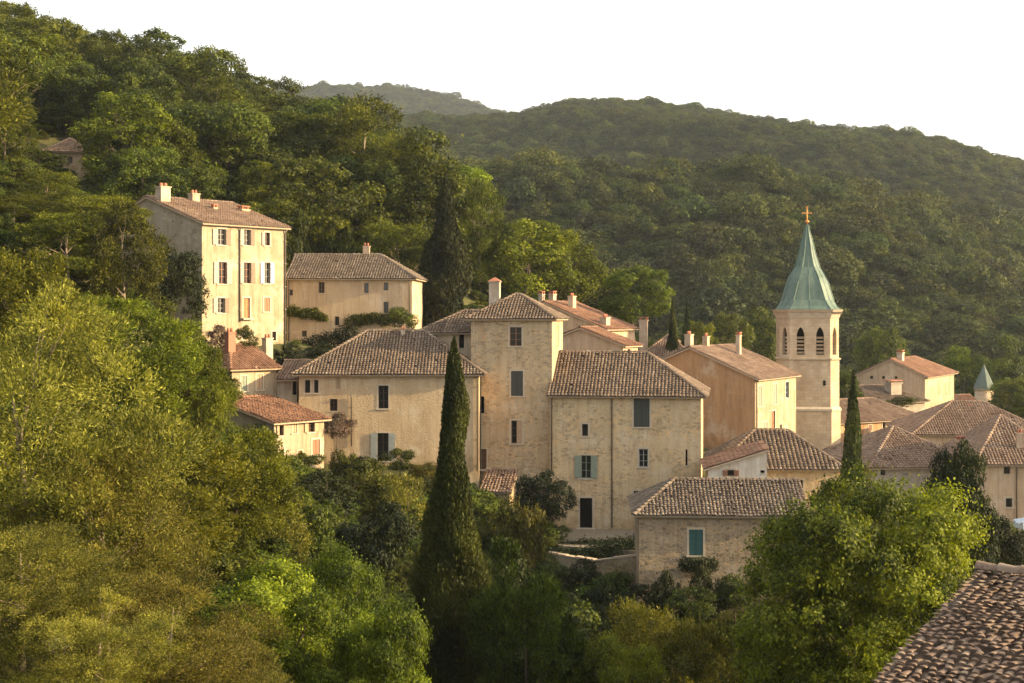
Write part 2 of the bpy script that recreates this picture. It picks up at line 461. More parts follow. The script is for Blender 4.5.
_rng = np.random.default_rng(5)
_WAVES = [(_rng.uniform(-1, 1, 2), _rng.uniform(0, 6.28)) for _ in range(14)]
def ripple(x, y, wl):
    s = 0
    for i, (k, ph) in enumerate(_WAVES):
        k = k / (np.linalg.norm(k) + 1e-9)
        w = wl * (0.55 + 0.12 * i)
        s = s + np.sin((k[0] * x + k[1] * y) * 2 * np.pi / w + ph)
    return s / 3.7

SKY1 = ([-400, 250, 395, 440, 500, 540, 570, 600, 650, 700, 760, 800, 850, 900, 940, 980, 1024, 1100, 1500],
        [132, 132, 130, 128, 127, 121, 113, 112, 115, 123, 136, 144, 150, 151, 158, 170, 181, 196, 222])
CREST = ([-400, 400, 520, 600, 700, 750, 850, 925, 1024, 1200, 1500], [215, 212, 206, 217, 215, 202, 206, 218, 246, 262, 280])
SKY2 = ([-400, 200, 290, 330, 350, 400, 450, 500, 540, 600, 700, 1500], [110, 96, 95, 92, 91, 96, 106, 119, 133, 150, 170, 240])

def ground_z(x, y):
    x = np.atleast_1d(np.asarray(x, float)); y = np.atleast_1d(np.asarray(y, float))
    q = np.stack([np.clip(x, -150, 170), np.clip(y, -40, 290)], -1) / _S
    z = np.zeros(len(x))
    for i in range(0, len(x), 4000):
        d2 = ((q[i:i + 4000, None] - _X[None]) ** 2).sum(-1)
        z[i:i + 4000] = _tps(d2) @ _W[:_n] + _W[_n] + q[i:i + 4000] @ _W[_n + 1:]
    yy = np.maximum(y, 60)
    px = np.clip(CX + F * x / yy, -400, 1500)
    zr1 = (HY - np.interp(px, *SKY1)) / F * 900
    zc = (HY - np.interp(px, *CREST)) / F * 460
    zr2 = (HY - np.interp(px, *SKY2)) / F * 1800
    def ease(a, b, t):
        t = np.clip(t, 0, 1); t = t * t * (3 - 2 * t)
        return a + (b - a) * t
    zf = ease(-26.0, zc, (y - 270) / 190)
    zf = np.where(y > 460, zc - 9 * np.sin(np.clip((y - 460) / 110, 0, 1) * np.pi), zf)
    up = np.clip((y - 545) / 355, 0, 1)
    zf = np.where(y > 545, (zc - 4) + (zr1 - zc + 4) * np.sin(up * np.pi / 2) ** 1.15, zf)
    zf = np.where(y > 900, ease(zr1, np.minimum(zr1 * 0.3, 40), (y - 900) / 260), zf)
    zf = np.where(y > 1160, ease(np.minimum(zr1 * 0.3, 40), zr2, (y - 1160) / 640), zf)
    zf = np.where(y > 1800, ease(zr2, 0 * zr2 - 40, (y - 1800) / 700), zf)
    amp = np.clip((y - 280) / 120, 0, 1) * np.clip(1 - np.abs(y - 900) / 260, 0.0, 1.0) * 0 + np.clip((y - 280) / 120, 0, 1)
    damp = np.minimum(np.clip((np.abs(y - 900) - 40) / 200, 0.05, 1), np.clip(np.abs(y - 460) / 60, 0.25, 1)) * np.where(y > 1500, np.clip(np.abs(y - 1800) / 250, 0.1, 1), 1)
    zf = zf + amp * damp * (ripple(x + 0.5 * y, y * 0.45, 170) * 12.0 + ripple(x + 900, y, 42) * 1.2)
    b = np.clip((y - 235) / 95, 0, 1); b = b * b * (3 - 2 * b)
    return z * (1 - b) + zf * b

def gz(x, y):
    return float(ground_z([x], [y])[0])

def build_ground():
    ys = np.concatenate([np.linspace(-40, 120, 90), 120 + (np.linspace(0, 1, 210)[1:] ** 1.6) * 2500])
    ss = np.linspace(-1, 1, 221)
    Y, S = np.meshgrid(ys, ss, indexing='ij')
    X = S * (95 + 0.52 * np.maximum(Y, 0)) + 0.02 * Y
    Z = ground_z(X.ravel(), Y.ravel())
    V = np.stack([X.ravel(), Y.ravel(), Z], -1)
    nr, nc = X.shape
    i = (np.arange(nr - 1)[:, None] * nc + np.arange(nc - 1)[None]).ravel()
    Q = np.stack([i, i + 1, i + nc + 1, i + nc], -1).astype(np.int32)
    me = bpy.data.meshes.new("ground")
    me.vertices.add(len(V)); me.vertices.foreach_set("co", V.astype(np.float32).ravel())
    me.loops.add(Q.size); me.loops.foreach_set("vertex_index", Q.ravel())
    me.polygons.add(len(Q)); me.polygons.foreach_set("loop_start", np.arange(0, Q.size, 4, dtype=np.int32))
    me.polygons.foreach_set("use_smooth", np.ones(len(Q), dtype=bool))
    me.update(calc_edges=True)
    tag(link("ground", me, None, M['ground']), kind="structure")
build_ground()

# ------------------------------------------------------------------ roofs
def clip_range(poly, a):
    lo, hi = None, None
    n = len(poly)
    for i in range(n):
        (a0, b0), (a1, b1) = poly[i], poly[(i + 1) % n]
        if (a0 - a) * (a1 - a) <= 0 and abs(a1 - a0) > 1e-9:
            b = b0 + (b1 - b0) * (a - a0) / (a1 - a0)
            lo = b if lo is None else min(lo, b); hi = b if hi is None else max(hi, b)
    return lo, hi

def tile_plane(mb, pts, rnd, pitch=0.27, course=0.36, seg=4, mess=1.0, slab=0.14, arch=0.65):
    """barrel tiles on one roof plane; pts[0]->pts[1] is its eave"""
    P = [Vector(p) for p in pts]
    u = (P[1] - P[0]).normalized()
    nrm = None
    for i in range(2, len(P)):
        c = u.cross(P[i] - P[0])
        if c.length > 1e-3:
            nrm = c.normalized(); break
    if nrm.z < 0:
        nrm = -nrm
    v = nrm.cross(u)
    if v.z < 0:
        v = -v
    O = P[0]
    ab = [((p - O).dot(u), (p - O).dot(v)) for p in P]
    low = [p - nrm * slab for p in P]
    ph = [rnd.uniform(0, 6.28) for _ in range(4)]
    def sag(a_, b_):                              # old roofs are never flat
        return 0.03 + 0.03 * mess * (math.sin(a_ * 0.9 + ph[0]) * math.sin(b_ * 1.1 + ph[1]) + 0.6 * math.sin(a_ * 2.3 + ph[2]) * math.sin(b_ * 1.9 + ph[3]))
    mb.face([p - nrm * 0.03 for p in P], 0, 0.3)
    mb.face(low[::-1], 1, 0.1)
    for i in range(len(P)):
        j = (i + 1) % len(P)
        mb.face([low[i], low[j], P[j] - nrm * 0.03, P[i] - nrm * 0.03], 1, 0.1)
    amin, amax = min(a for a, _ in ab), max(a for a, _ in ab)
    n = max(1, int(round((amax - amin) / pitch)))
    pt = (amax - amin) / n
    for i in range(n):
        ac = amin + (i + 0.5) * pt
        lo, hi = clip_range(ab, ac)
        if lo is None or hi - lo < 0.12:
            continue
        nj = max(1, int(round((hi - lo) / course)))
        cj = (hi - lo) / nj
        base = rnd.gauss(0.46, 0.08)
        for j in range(nj):
            if rnd.random() < 0.006 * mess:
                continue
            b0 = lo + j * cj - (0.07 if j == 0 else 0.0) + rnd.uniform(-0.025, 0.025) * mess
            b1 = lo + (j + 1) * cj + 0.05
            r0 = pt * 0.40 * rnd.uniform(0.92, 1.08); r1 = r0 * 0.80
            dx = rnd.gauss(0, 0.010) * mess; tw = rnd.gauss(0, 0.014) * mess
            lift = 0.045 + abs(rnd.gauss(0, 0.010)) * mess
            t = min(1, max(0, rnd.gauss(base, 0.17)))
            vs = []
            for (b, r, h, off) in ((b0, r0, lift, dx - tw), (b1, r1, 0.012, dx + tw)):
                for k in range(seg + 1):
                    an = math.pi * k / seg
                    vs.append(O + u * (ac + off - math.cos(an) * r) + v * b + nrm * (h + sag(ac, b) + math.sin(an) * r * arch))
            s1 = seg + 1
            fs = [(k, k + 1, s1 + k + 1, s1 + k) for k in range(seg)]
            mb.mesh(vs, fs, 0, t, True)
            mb.mesh(vs[:s1], [tuple(range(s1))], 0, t * 0.8)
    return mb

def ridge_caps(mb, p, q, rnd, r=0.15, step=0.42):
    p, q = Vector(p), Vector(q)
    L = (q - p).length
    if L < 0.3:
        return
    d = (q - p) / L
    side = d.cross(Vector((0, 0, 1))).normalized()
    up = side.cross(d)
    n = max(1, int(L / step))
    for i in range(n):
        a, b = p + d * (L * i / n - 0.03), p + d * (L * (i + 1) / n + 0.03)
        t = min(1, max(0, rnd.gauss(0.55, 0.2)))
        vs = []
        for (c, rr, h) in ((a, r * 1.05, 0.05), (b, r * 0.86, 0.02)):
            for k in range(6):
                an = math.pi * k / 5
                vs.append(c + side * (-math.cos(an) * rr) + up * (h + math.sin(an) * rr * 0.85))
        mb.mesh(vs, [(k, k + 1, 7 + k, 6 + k) for k in range(5)], 0, t, True)
        mb.mesh(vs[:6], [tuple(range(6))], 0, t * 0.7)

# ------------------------------------------------------------------ houses
class Block:
    """one rectangular volume of a house: front wall on the local x axis, depth along local y"""
    def __init__(self, house, px, D, eave, base, t, w=None, end=None, d=8.0, down=4.0):
        self.h = house
        O = at(px, base, D)
        tt = math.radians(t)
        self.u = Vector((math.cos(tt), math.sin(tt), 0)); self.v = Vector((-math.sin(tt), math.cos(tt), 0))
        k = None
        if w is None:
            k = (end - CX) / F
            w = (k * O.y - O.x) / (self.u.x - k * self.u.y)
        self.w, self.d = w, d
        self.H = at(px, eave, D).z - O.z
        self.mat = Matrix(((self.u.x, self.v.x, 0, O.x), (self.u.y, self.v.y, 0, O.y), (0, 0, 1, O.z), (0, 0, 0, 1)))
        self.inv = self.mat.inverted()
        self.down = down
        self.holes = {'front': [], 'right': [], 'left': [], 'back': []}
        self.top = {}
        if house.root is None:
            house.root = empty(house.name, O, tt)
            house.base = self.mat.copy()
            house.binv = house.base.inverted()
        self.xf = house.binv @ self.mat
    def lp(self, side, s, z, dp=0.0):
        """point on a wall: s along it, z up, dp inwards"""
        if side == 'front': return Vector((s, dp, z))
        if side == 'back': return Vector((s, self.d - dp, z))
        if side == 'left': return Vector((dp, s, z))
        return Vector((self.w - dp, s, z))
    def hit(self, side, px, py):
        """where the line of sight through a pixel meets the wall -> (s, z)"""
        r = at(px, py, 1.0)
        o = self.inv @ Vector((0, 0, 0)); q = (self.inv.to_3x3() @ r)
        if side in ('front', 'back'):
            y = 0 if side == 'front' else self.d
            k = (y - o.y) / q.y; p = o + q * k
            return p.x, p.z
        x = 0 if side == 'left' else self.w
        k = (x - o.x) / q.x; p = o + q * k
        return p.y, p.z
    def bar(self, mb, side, s0, s1, z0, z1, d0, d1, m=0):
        c = [self.lp(side, s, z, d) for z in (z0, z1) for (s, d) in ((s0, d0), (s1, d0), (s1, d1), (s0, d1))]
        mb.box8(c, m)
    def opening(self, side, px, py, wp, hp, style='dark', sh=None, label=None, wmin=0.3, both=True, trim=True, wood='wood'):
        s, z = self.hit(side, px, py)
        sa, _ = self.hit(side, px - wp / 2, py); sb, _ = self.hit(side, px + wp / 2, py)
        _, za = self.hit(side, px, py + hp / 2); _, zb = self.hit(side, px, py - hp / 2)
        s0, s1 = min(sa, sb), max(sa, sb)
        z0, z1 = min(za, zb), max(za, zb)
        if s1 - s0 < wmin:
            c = (s0 + s1) / 2; s0, s1 = c - wmin / 2, c + wmin / 2
        L = self.w if side in ('front', 'back') else self.d
        s0, s1 = max(s0, 0.08), min(s1, L - 0.08)
        z1 = min(z1, self.H - 0.12)
        if s1 - s0 < 0.1 or z1 - z0 < 0.1:
            print("skipped opening", self.h.name, side, px, py); return
        self.holes[side].append((s0, s1, z0, z1))
        root, xf = self.h.root, self.xf
        kind = 'door' if style in ('door', 'doorway') else 'window'
        a = MB()
        W, Hh = s1 - s0, z1 - z0
        e = 0.13 if W > 0.45 else 0.08
        if trim:
            self.bar(a, side, s0 - e, s0, z0, z1 + e, -0.025, 0.10)
            self.bar(a, side, s1, s1 + e, z0, z1 + e, -0.025, 0.10)
            self.bar(a, side, s0, s1, z1, z1 + e, -0.025, 0.10)
            if kind == 'window':
                self.bar(a, side, s0 - e - 0.05, s1 + e + 0.05, z0 - 0.1, z0, -0.07, 0.14)
            else:
                self.bar(a, side, s0 - e - 0.1, s1 + e + 0.1, z0 - 0.14, z0, -0.35, 0.14)
        else:
            self.bar(a, side, s0 - 0.03, s1 + 0.03, z0 - 0.07, z0, -0.04, 0.12)
        wnd = a.build(kind, M['trim'], root, xf)
        if label:
            wnd['label'] = label
        if style in ('dark', 'open', 'half'):
            f = MB(); fw = 0.05
            self.bar(f, side, s0, s0 + fw, z0, z1, 0.13, 0.18); self.bar(f, side, s1 - fw, s1, z0, z1, 0.13, 0.18)
            self.bar(f, side, s0 + fw, s1 - fw, z0, z0 + fw, 0.13, 0.18); self.bar(f, side, s0 + fw, s1 - fw, z1 - fw, z1, 0.13, 0.18)
            if W > 0.5:
                c = (s0 + s1) / 2
                self.bar(f, side, c - 0.03, c + 0.03, z0 + fw, z1 - fw, 0.13, 0.18)
                for k in (1, 2):
                    zz = z0 + Hh * k / 3
                    self.bar(f, side, s0 + fw, c - 0.03, zz - 0.015, zz + 0.015, 0.14, 0.17)
                    self.bar(f, side, c + 0.03, s1 - fw, zz - 0.015, zz + 0.015, 0.14, 0.17)
            f.build('frame', M[wood], wnd, xf)
            p = MB(); self.bar(p, side, s0, s1, z0, z1, 0.185, 0.20); p.build('pane', M['pane'], wnd, xf)
        def leaf(a0, a1, d0, d1):
            q = MB()
            self.bar(q, side, a0, a1, z0 + 0.01, z1 - 0.01, d0, d1)
            for k in range(5):
                zz = z0 + Hh * (k + 0.5) / 5
                self.bar(q, side, a0 + 0.03, a1 - 0.03, zz - Hh * 0.06, zz + Hh * 0.05, d0 - 0.014, d0)
            q.build('shutter', M[sh if isinstance(sh, str) else sh[0] if a0 < s0 else sh[1]], wnd, xf)
        if style == 'open':
            hw = W * 0.6
            leaf(s0 - hw - 0.02, s0 - 0.01, -0.075, -0.04)
            if both:
                leaf(s1 + 0.01, s1 + hw + 0.02, -0.075, -0.04)
        if style == 'half':
            leaf((s0 + s1) / 2, s1, 0.03, 0.065)
        if style == 'shut':
            c = (s0 + s1) / 2
            leaf(s0 + 0.005, c - 0.012, 0.03, 0.065); leaf(c + 0.012, s1 - 0.005, 0.03, 0.065)
            p = MB(); self.bar(p, side, s0, s1, z0, z1, 0.185, 0.20); p.build('pane', M['pane'], wnd, xf)
        if style == 'door':
            q = MB(); self.bar(q, side, s0, s1, z0, z1, 0.12, 0.17)
            for k in range(4):
                self.bar(q, side, s0 + W * (k + 0.08) / 4, s0 + W * (k + 0.92) / 4, z0 + 0.1, z1 - 0.1, 0.10, 0.12)
            q.build('door_leaf_or_dark_fill', M[sh or 'wood_dark'], wnd, xf)
            hd = MB(); self.bar(hd, side, s1 - 0.14, s1 - 0.10, z0 + Hh * 0.45, z0 + Hh * 0.52, 0.05, 0.10); hd.build('handle', M['pipe'], wnd, xf)
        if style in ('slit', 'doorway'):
            p = MB(); self.bar(p, side, s0, s1, z0, z1, 0.21, 0.24); p.build('pane' if style == 'slit' else 'door_leaf_or_dark_fill', M['dark'], wnd, xf)  # dark sheet painted in for the shade inside slits and open doorways
    def pipe(self, side, px, y0, y1, r=0.055):
        s, z1 = self.hit(side, px, y0); _, z0 = self.hit(side, px, y1)
        z1 = min(z1, self.H - 0.05)
        a = MB()
        a.tube([self.lp(side, s, z1, -0.22), self.lp(side, s, z1 - 0.3, -0.09), self.lp(side, s, z0, -0.09)], [r, r, r], 6)
        zz = z1 - 1.0
        while zz > z0:
            self.bar(a, side, s - r * 1.5, s + r * 1.5, zz, zz + 0.05, -0.16, -0.002); zz -= 2.0
        a.build('downpipe', M['pipe'], self.h.root, self.xf)
    def walls(self, mats, extra=None):
        """mats: one material or {side: material}; extra: {side: [(s,z)...]} a polygon above the eave line"""
        for side in ('front', 'right', 'left', 'back'):
            L = self.w if side in ('front', 'back') else self.d
            hs = self.holes[side]
            S = sorted({0.0, L, *[h[0] for h in hs], *[h[1] for h in hs]})
            Z = sorted({-self.down, self.H, *[h[2] for h in hs], *[h[3] for h in hs]})
            a = MB()
            for s0, s1 in zip(S, S[1:]):
                for z0, z1 in zip(Z, Z[1:]):
                    sc, zc = (s0 + s1) / 2, (z0 + z1) / 2
                    if any(h[0] < sc < h[1] and h[2] < zc < h[3] for h in hs):
                        continue
                    a.face([self.lp(side, s0, z0), self.lp(side, s1, z0), self.lp(side, s1, z1), self.lp(side, s0, z1)])
            for (s0, s1, z0, z1) in hs:
                for q in (((s0, z0), (s0, z1)), ((s0, z1), (s1, z1)), ((s1, z1), (s1, z0)), ((s1, z0), (s0, z0))):
                    (x0, y0), (x1, y1) = q
                    a.face([self.lp(side, x0, y0), self.lp(side, x1, y1), self.lp(side, x1, y1, 0.24), self.lp(side, x0, y0, 0.24)])
            if extra and side in extra:
                a.face([self.lp(side, s, z) for s, z in extra[side]])
            m = mats.get(side, mats['front']) if isinstance(mats, dict) else mats
            a.build('wall', m, self.h.root, self.xf)
    def cornice(self, mat='cornice', sides=('front', 'right', 'left'), gable=()):
        a = MB()
        for side in sides:
            L = self.w if side == 'front' else self.d
            lo = -0.001
            for k, (p, zt, zb) in enumerate(((0.10, 0.16, 0.30), (0.20, 0.02, 0.16))):
                e = p if side == 'front' else 0
                self.bar(a, side, -e, L + e, self.H - zb, self.H - zt, -p, 0.05)
        if a.v:
            a.build('cornice', M[mat], self.h.root, self.xf)
    def roof(self, kind, rise, mat='tile_old', oh=0.45, left='hip', right='hip', hr=None, seed=1, pitch=0.25, course=0.33, mess=1.0, goh=0.22, seg=4, arch=0.65):
        rnd = random.Random(seed)
        w, d, H = self.w, self.d, self.H + 0.05
        a = MB()
        args = dict(rnd=rnd, pitch=pitch, course=course, mess=mess, seg=seg, arch=arch)
        self.gpoly = {}
        if kind == 'ridge':
            sl = rise / (d / 2)
            ze = H - sl * oh
            run = hr if hr else min(d / 2, w / 2)
            xa = run if left == 'hip' else -goh
            xb = w - run if right == 'hip' else w + goh
            if xa > xb:
                xa = xb = (xa + xb) / 2
            x0 = -oh if left == 'hip' else -goh
            x1 = w + oh if right == 'hip' else w + goh
            zr = H + rise
            A, B = (xa, d / 2, zr), (xb, d / 2, zr)
            fl, fr, br, bl = (x0, -oh, ze), (x1, -oh, ze), (x1, d + oh, ze), (x0, d + oh, ze)
            tile_plane(a, [fl, fr, B, A] if xa < xb - 0.01 else [fl, fr, A], **args)
            tile_plane(a, [br, bl, A, B] if xa < xb - 0.01 else [br, bl, A], **args)
            if left == 'hip':
                tile_plane(a, [bl, fl, A], **args); ridge_caps(a, fl, A, rnd); ridge_caps(a, bl, A, rnd)
            else:
                self.gpoly['left'] = [(0, self.H), (d, self.H), (d / 2, self.H + rise)]
            if right == 'hip':
                tile_plane(a, [fr, br, B], **args); ridge_caps(a, fr, B, rnd); ridge_caps(a, br, B, rnd)
            else:
                self.gpoly['right'] = [(0, self.H), (d, self.H), (d / 2, self.H + rise)]
            ridge_caps(a, A, B, rnd)
        elif kind == 'shed':                       # rises towards the back
            sl = rise / d
            e0 = (-goh, -oh, H - sl * oh); e1 = (w + goh, -oh, H - sl * oh)
            t1 = (w + goh, d + 0.1, H + rise); t0 = (-goh, d + 0.1, H + rise)
            tile_plane(a, [e0, e1, t1, t0], **args)
            ridge_caps(a, t0, t1, rnd)
            self.gpoly['left'] = [(0, self.H), (d, self.H), (d, self.H + rise)]
            self.gpoly['right'] = [(0, self.H), (d, self.H), (d, self.H + rise)]
            self.gpoly['back'] = [(0, self.H), (w, self.H), (w, self.H + rise), (0, self.H + rise)]
        elif kind == 'shed_right':                 # rises towards the right
            sl = rise / w
            e0 = (-oh, d + goh, H - sl * oh); e1 = (-oh, -goh, H - sl * oh)
            t1 = (w + 0.1, -goh, H + rise); t0 = (w + 0.1, d + goh, H + rise)
            tile_plane(a, [e0, e1, t1, t0], **args)
            self.gpoly['front'] = [(0, self.H), (w, self.H), (w, self.H + rise)]
            self.gpoly['back'] = [(0, self.H), (w, self.H), (w, self.H + rise)]
            self.gpoly['right'] = [(0, self.H), (d, self.H), (d, self.H + rise), (0, self.H + rise)]
        self.rf = a.build('tile_roof', [M[mat], M['cornice']], self.h.root, self.xf)
        return self.rf
    def chimney(self, px, top, bot, wp, D, mat='chim', cap='slab', deep=1.2, ratio=0.8):
        p = at(px, top, D); q = at(px, bot, D)
        hw = wp / F * D / 2
        c = self.h.binv @ p
        zb = (self.h.binv @ q).z - deep
        a = MB()
        zt = c.z
        hy = hw * ratio
        def bx(k, z0, z1, m=0):
            a.box(c.x - hw * k, c.x + hw * k, c.y - hy * k, c.y + hy * k, z0, z1, m)
        if cap == 'slab':
            bx(1.0, zb, zt - 0.42); bx(1.18, zt - 0.42, zt - 0.30); 
            for sx in (-1, 1):
                for sy in (-1, 1):
                    a.box(c.x + sx * hw * 0.7 - 0.07, c.x + sx * hw * 0.7 + 0.07, c.y + sy * hy * 0.7 - 0.07, c.y + sy * hy * 0.7 + 0.07, zt - 0.30, zt - 0.10, 1)
            bx(1.15, zt - 0.10, zt, 1)
        elif cap == 'pitched':
            bx(1.0, zb, zt - 0.42); bx(1.15, zt - 0.42, zt - 0.34)
            k = 1.22
            pts = [Vector((c.x + sx * hw * k, c.y + sy * hy * k, zt - 0.34)) for sx, sy in ((-1, -1), (1, -1), (1, 1), (-1, 1))] + [Vector((c.x, c.y, zt))]
            a.mesh(pts, [(0, 1, 4), (1, 2, 4), (2, 3, 4), (3, 0, 4), (3, 2, 1, 0)], 1)
        else:                                      # pots
            bx(1.0, zb, zt - 0.40); bx(1.15, zt - 0.40, zt - 0.30)
            for sx in (-0.45, 0.45):
                a.tube([(c.x + sx * hw, c.y, zt - 0.32), (c.x + sx * hw, c.y, zt)], [hw * 0.36, hw * 0.28], 8, 1)
        return a.build('chimney', [M[mat], M['terracotta']], self.rf)

class House:
    def __init__(self, name, label, cat='house', group=None):
        self.name, self.root = name, None
        self.args = (label, cat, group)
    def block(self, *a, **k):
        b = Block(self, *a, **k)
        tag(self.root, *self.args)
        return b

# --- tall cream house on the slope
h = House("cream_house", "tall three-storey cream house with open shutters on the wooded slope")
b = h.block(202, 118, 222, 346, 50, end=286, d=15, down=3)
k = dict(trim=False)
b.opening('front', 221.5, 237, 8, 16, 'open', ('sh_white', 'sh_taupe'), wood='sh_white')
b.opening('front', 247, 237.5, 6.5, 16, 'open', ('sh_white', 'sh_taupe'), wood='sh_white')
b.opening('front', 267.3, 239, 5, 13, 'open', 'sh_white', both=False)
b.opening('front', 222.5, 273, 8, 22, 'open', 'sh_white', wood='sh_brown')
b.opening('front', 247, 273, 7, 21, 'open', ('sh_white', 'sh_taupe'), wood='sh_brown')
b.opening('front', 267, 273, 6, 21, 'open', 'sh_blue', wood='sh_white')
b.opening('front', 221, 305.5, 7, 15, 'open', ('sh_white', 'sh_taupe'), wood='sh_white')
b.opening('front', 246.5, 308, 6.5, 20, 'door', 'door_orange', label='orange-brown door')
b.opening('front', 267, 304.5, 6, 14, 'shut', 'sh_brown')
b.opening('front', 274, 336, 4, 9, 'dark')
b.pipe('front', 239.3, 228, 322)
b.pipe('front', 284.6, 230, 345)
b.roof('ridge', 2.45, 'tile_pink', left='gable', right='gable', seed=3)
b.walls({'front': M['cream'], 'left': M['greywall'], 'right': M['cream_pale'], 'back': M['greywall']}, b.gpoly)
b.cornice(sides=('front',))
b.chimney(163, 183, 208, 11.5, 122.5, 'chim_white', 'pots')
b.chimney(194, 190, 206, 9, 126, 'chim_white', 'pots')
b.chimney(214.5, 204, 211, 5, 124.5, 'chim', 'slab')
b.chimney(243.5, 206, 216, 9, 127, 'chim', 'slab')

# --- long house right of it
h = House("long_house", "long low stone house with ivy on its wall, beside the tall cream house")
b = h.block(287, 133, 277, 350, -3, end=412, d=9, down=3)
for (x, y, w_, h_) in ((321.5, 287.6, 6, 11), (366.3, 288, 4.5, 10), (386, 286.5, 4.5, 8), (386, 307.5, 5, 11), (337, 321, 4.5, 9), (304.3, 333.7, 5, 6), (291.2, 292.6, 3, 6)):
    b.opening('front', x, y, w_, h_, 'dark', trim=False)
b.pipe('front', 289, 280, 348)
b.pipe('front', 409.5, 280, 318)
b.roof('ridge', 2.2, 'tile_grey', left='gable', right='hip', hr=3.6, seed=4)
b.walls(M['warm_plaster'], b.gpoly)
b.cornice(sides=('front', 'right'))
b.chimney(366.5, 243, 268, 6.5, 137.4, 'chim', 'pots')

# --- broad hipped house left of the tower house
h = House("hipped_house", "broad ochre house with hipped brown roof behind the tall cypress")
b = h.block(299, 108, 372, 472, 0, end=479, d=12.5, down=4)
b.opening('front', 307.5, 386.4, 5.5, 13, 'dark'); b.opening('front', 316.2, 386.4, 4.5, 13, 'dark')
b.opening('front', 338, 382.5, 5, 13.5, 'shut', 'sh_tan', trim=False)
b.opening('front', 333.6, 405, 7.5, 12, 'dark', trim=False, wood='wood_dark')
b.opening('front', 383.4, 397, 10, 23, 'dark', wood='wood_dark')
b.opening('front', 382.9, 447, 11, 28, 'open', 'sh_grey', wood='wood_dark', label='french window with light grey shutters')
b.pipe('front', 351.7, 394, 446)
b.pipe('front', 477.5, 374, 470)
b.roof('ridge', 3.0, 'tile_old', left='hip', right='hip', seed=5, oh=0.5, hr=4.6)
b.walls(M['ochre'])
b.cornice()
b.chimney(403, 326, 340, 4, 113.5, 'chim_white', 'pots')
c = h.block(277, 110.5, 379, 412, 0, end=299, d=5, down=4)
c.opening('front', 294.5, 388, 2.5, 14, 'slit', trim=False)
c.pipe('front', 297.8, 380, 402)
c.roof('shed', 1.2, 'tile_pink', seed=6, oh=0.35)
c.walls(M['chim_white'], c.gpoly)

# --- small lit houses at the left
h = House("small_house", "small two-window cream house with terracotta roof below the tall cream house")
b = h.block(232, 107, 367, 412, 48, end=276.5, d=6.5, down=4)
b.opening('front', 244, 383.5, 6, 15, 'shut', 'sh_green'); b.opening('front', 259.5, 382, 6, 15, 'shut', 'sh_tan')
b.roof('ridge', 1.5, 'tile_red', left='hip', right='gable', hr=2.2, seed=7, oh=0.5)
b.walls(M['cream'], b.gpoly)
b.cornice(sides=('front',))
b.chimney(230, 328, 344, 8.5, 109.5, 'brick', 'pots')
b.chimney(267.5, 334, 356, 8.5, 113.5, 'chim_white', 'pots')

h = House("small_house", "lowest small house at the left with worn terracotta lean-to roof and brown shutters")
b = h.block(274, 101, 422, 470, 50, end=324, d=6.2, down=5)
b.opening('front', 281, 430.5, 4, 10, 'open', 'sh_tan'); b.opening('front', 294.5, 427.5, 4.6, 11, 'shut', 'sh_tan')
b.opening('front', 311, 426, 6, 12, 'open', 'sh_tan')
b.opening('front', 281.5, 452, 5, 10, 'shut', 'sh_tan'); b.opening('front', 300, 457, 4.5, 13, 'door', 'sh_brown')
b.opening('front', 316, 447, 7.5, 15, 'shut', 'sh_brown')
b.roof('shed', 1.35, 'tile_red', seed=8, oh=0.45, mess=1.8, goh=0.35)
b.walls(M['cream'], b.gpoly)

# --- tower house in the middle
h = House("tower_house", "tallest stone house in the middle, a square block under a low hipped roof")
b = h.block(471, 111, 317, 494, -9, end=552, d=6.9, down=5)
b.opening('front', 515.7, 336.5, 12, 19, 'dark', wood='sh_brown')
b.opening('front', 517, 383.5, 12, 25, 'shut', 'sh_slate')
b.opening('front', 516.7, 432, 11, 23, 'half', 'sh_tan', wood='wood')
b.opening('front', 483.8, 459, 5.5, 20, 'door', 'wood')
b.opening('front', 482.4, 405, 3, 17, 'slit', trim=False)
b.opening('right', 557.5, 336, 2.5, 22, 'shut', 'sh_tan', trim=False)
b.pipe('front', 480.6, 372, 470)
b.roof('ridge', 1.75, 'tile_old', left='hip', right='hip', hr=3.0, seed=9, oh=0.4)
b.walls(M['stone'])
b.cornice(sides=('front', 'right', 'left'))
b.chimney(494.8, 277, 303, 10.5, 113.8, 'chim_white', 'pitched')
c = h.block(421, 115.5, 331, 400, -9, end=474, d=6.4, down=5)
c.opening('front', 461.5, 340, 5, 16, 'slit', trim=False)
c.roof('ridge', 1.6, 'tile_old', left='hip', right='gable', hr=3.0, seed=10, oh=0.4)
c.walls(M['warm_plaster'])
c.cornice(sides=('front',))

h = House("garden_shed", "tiny lean-to with reddish tiles at the foot of the tower house", "shed")
b = h.block(482, 106.5, 491, 506, -9, end=509, d=3.2, down=3)
b.opening('front', 491, 499, 5, 9, 'door', 'wood')
b.roof('shed', 1.2, 'tile_pink', seed=41, oh=0.25, mess=1.6)
b.walls(M['ochre'], b.gpoly)

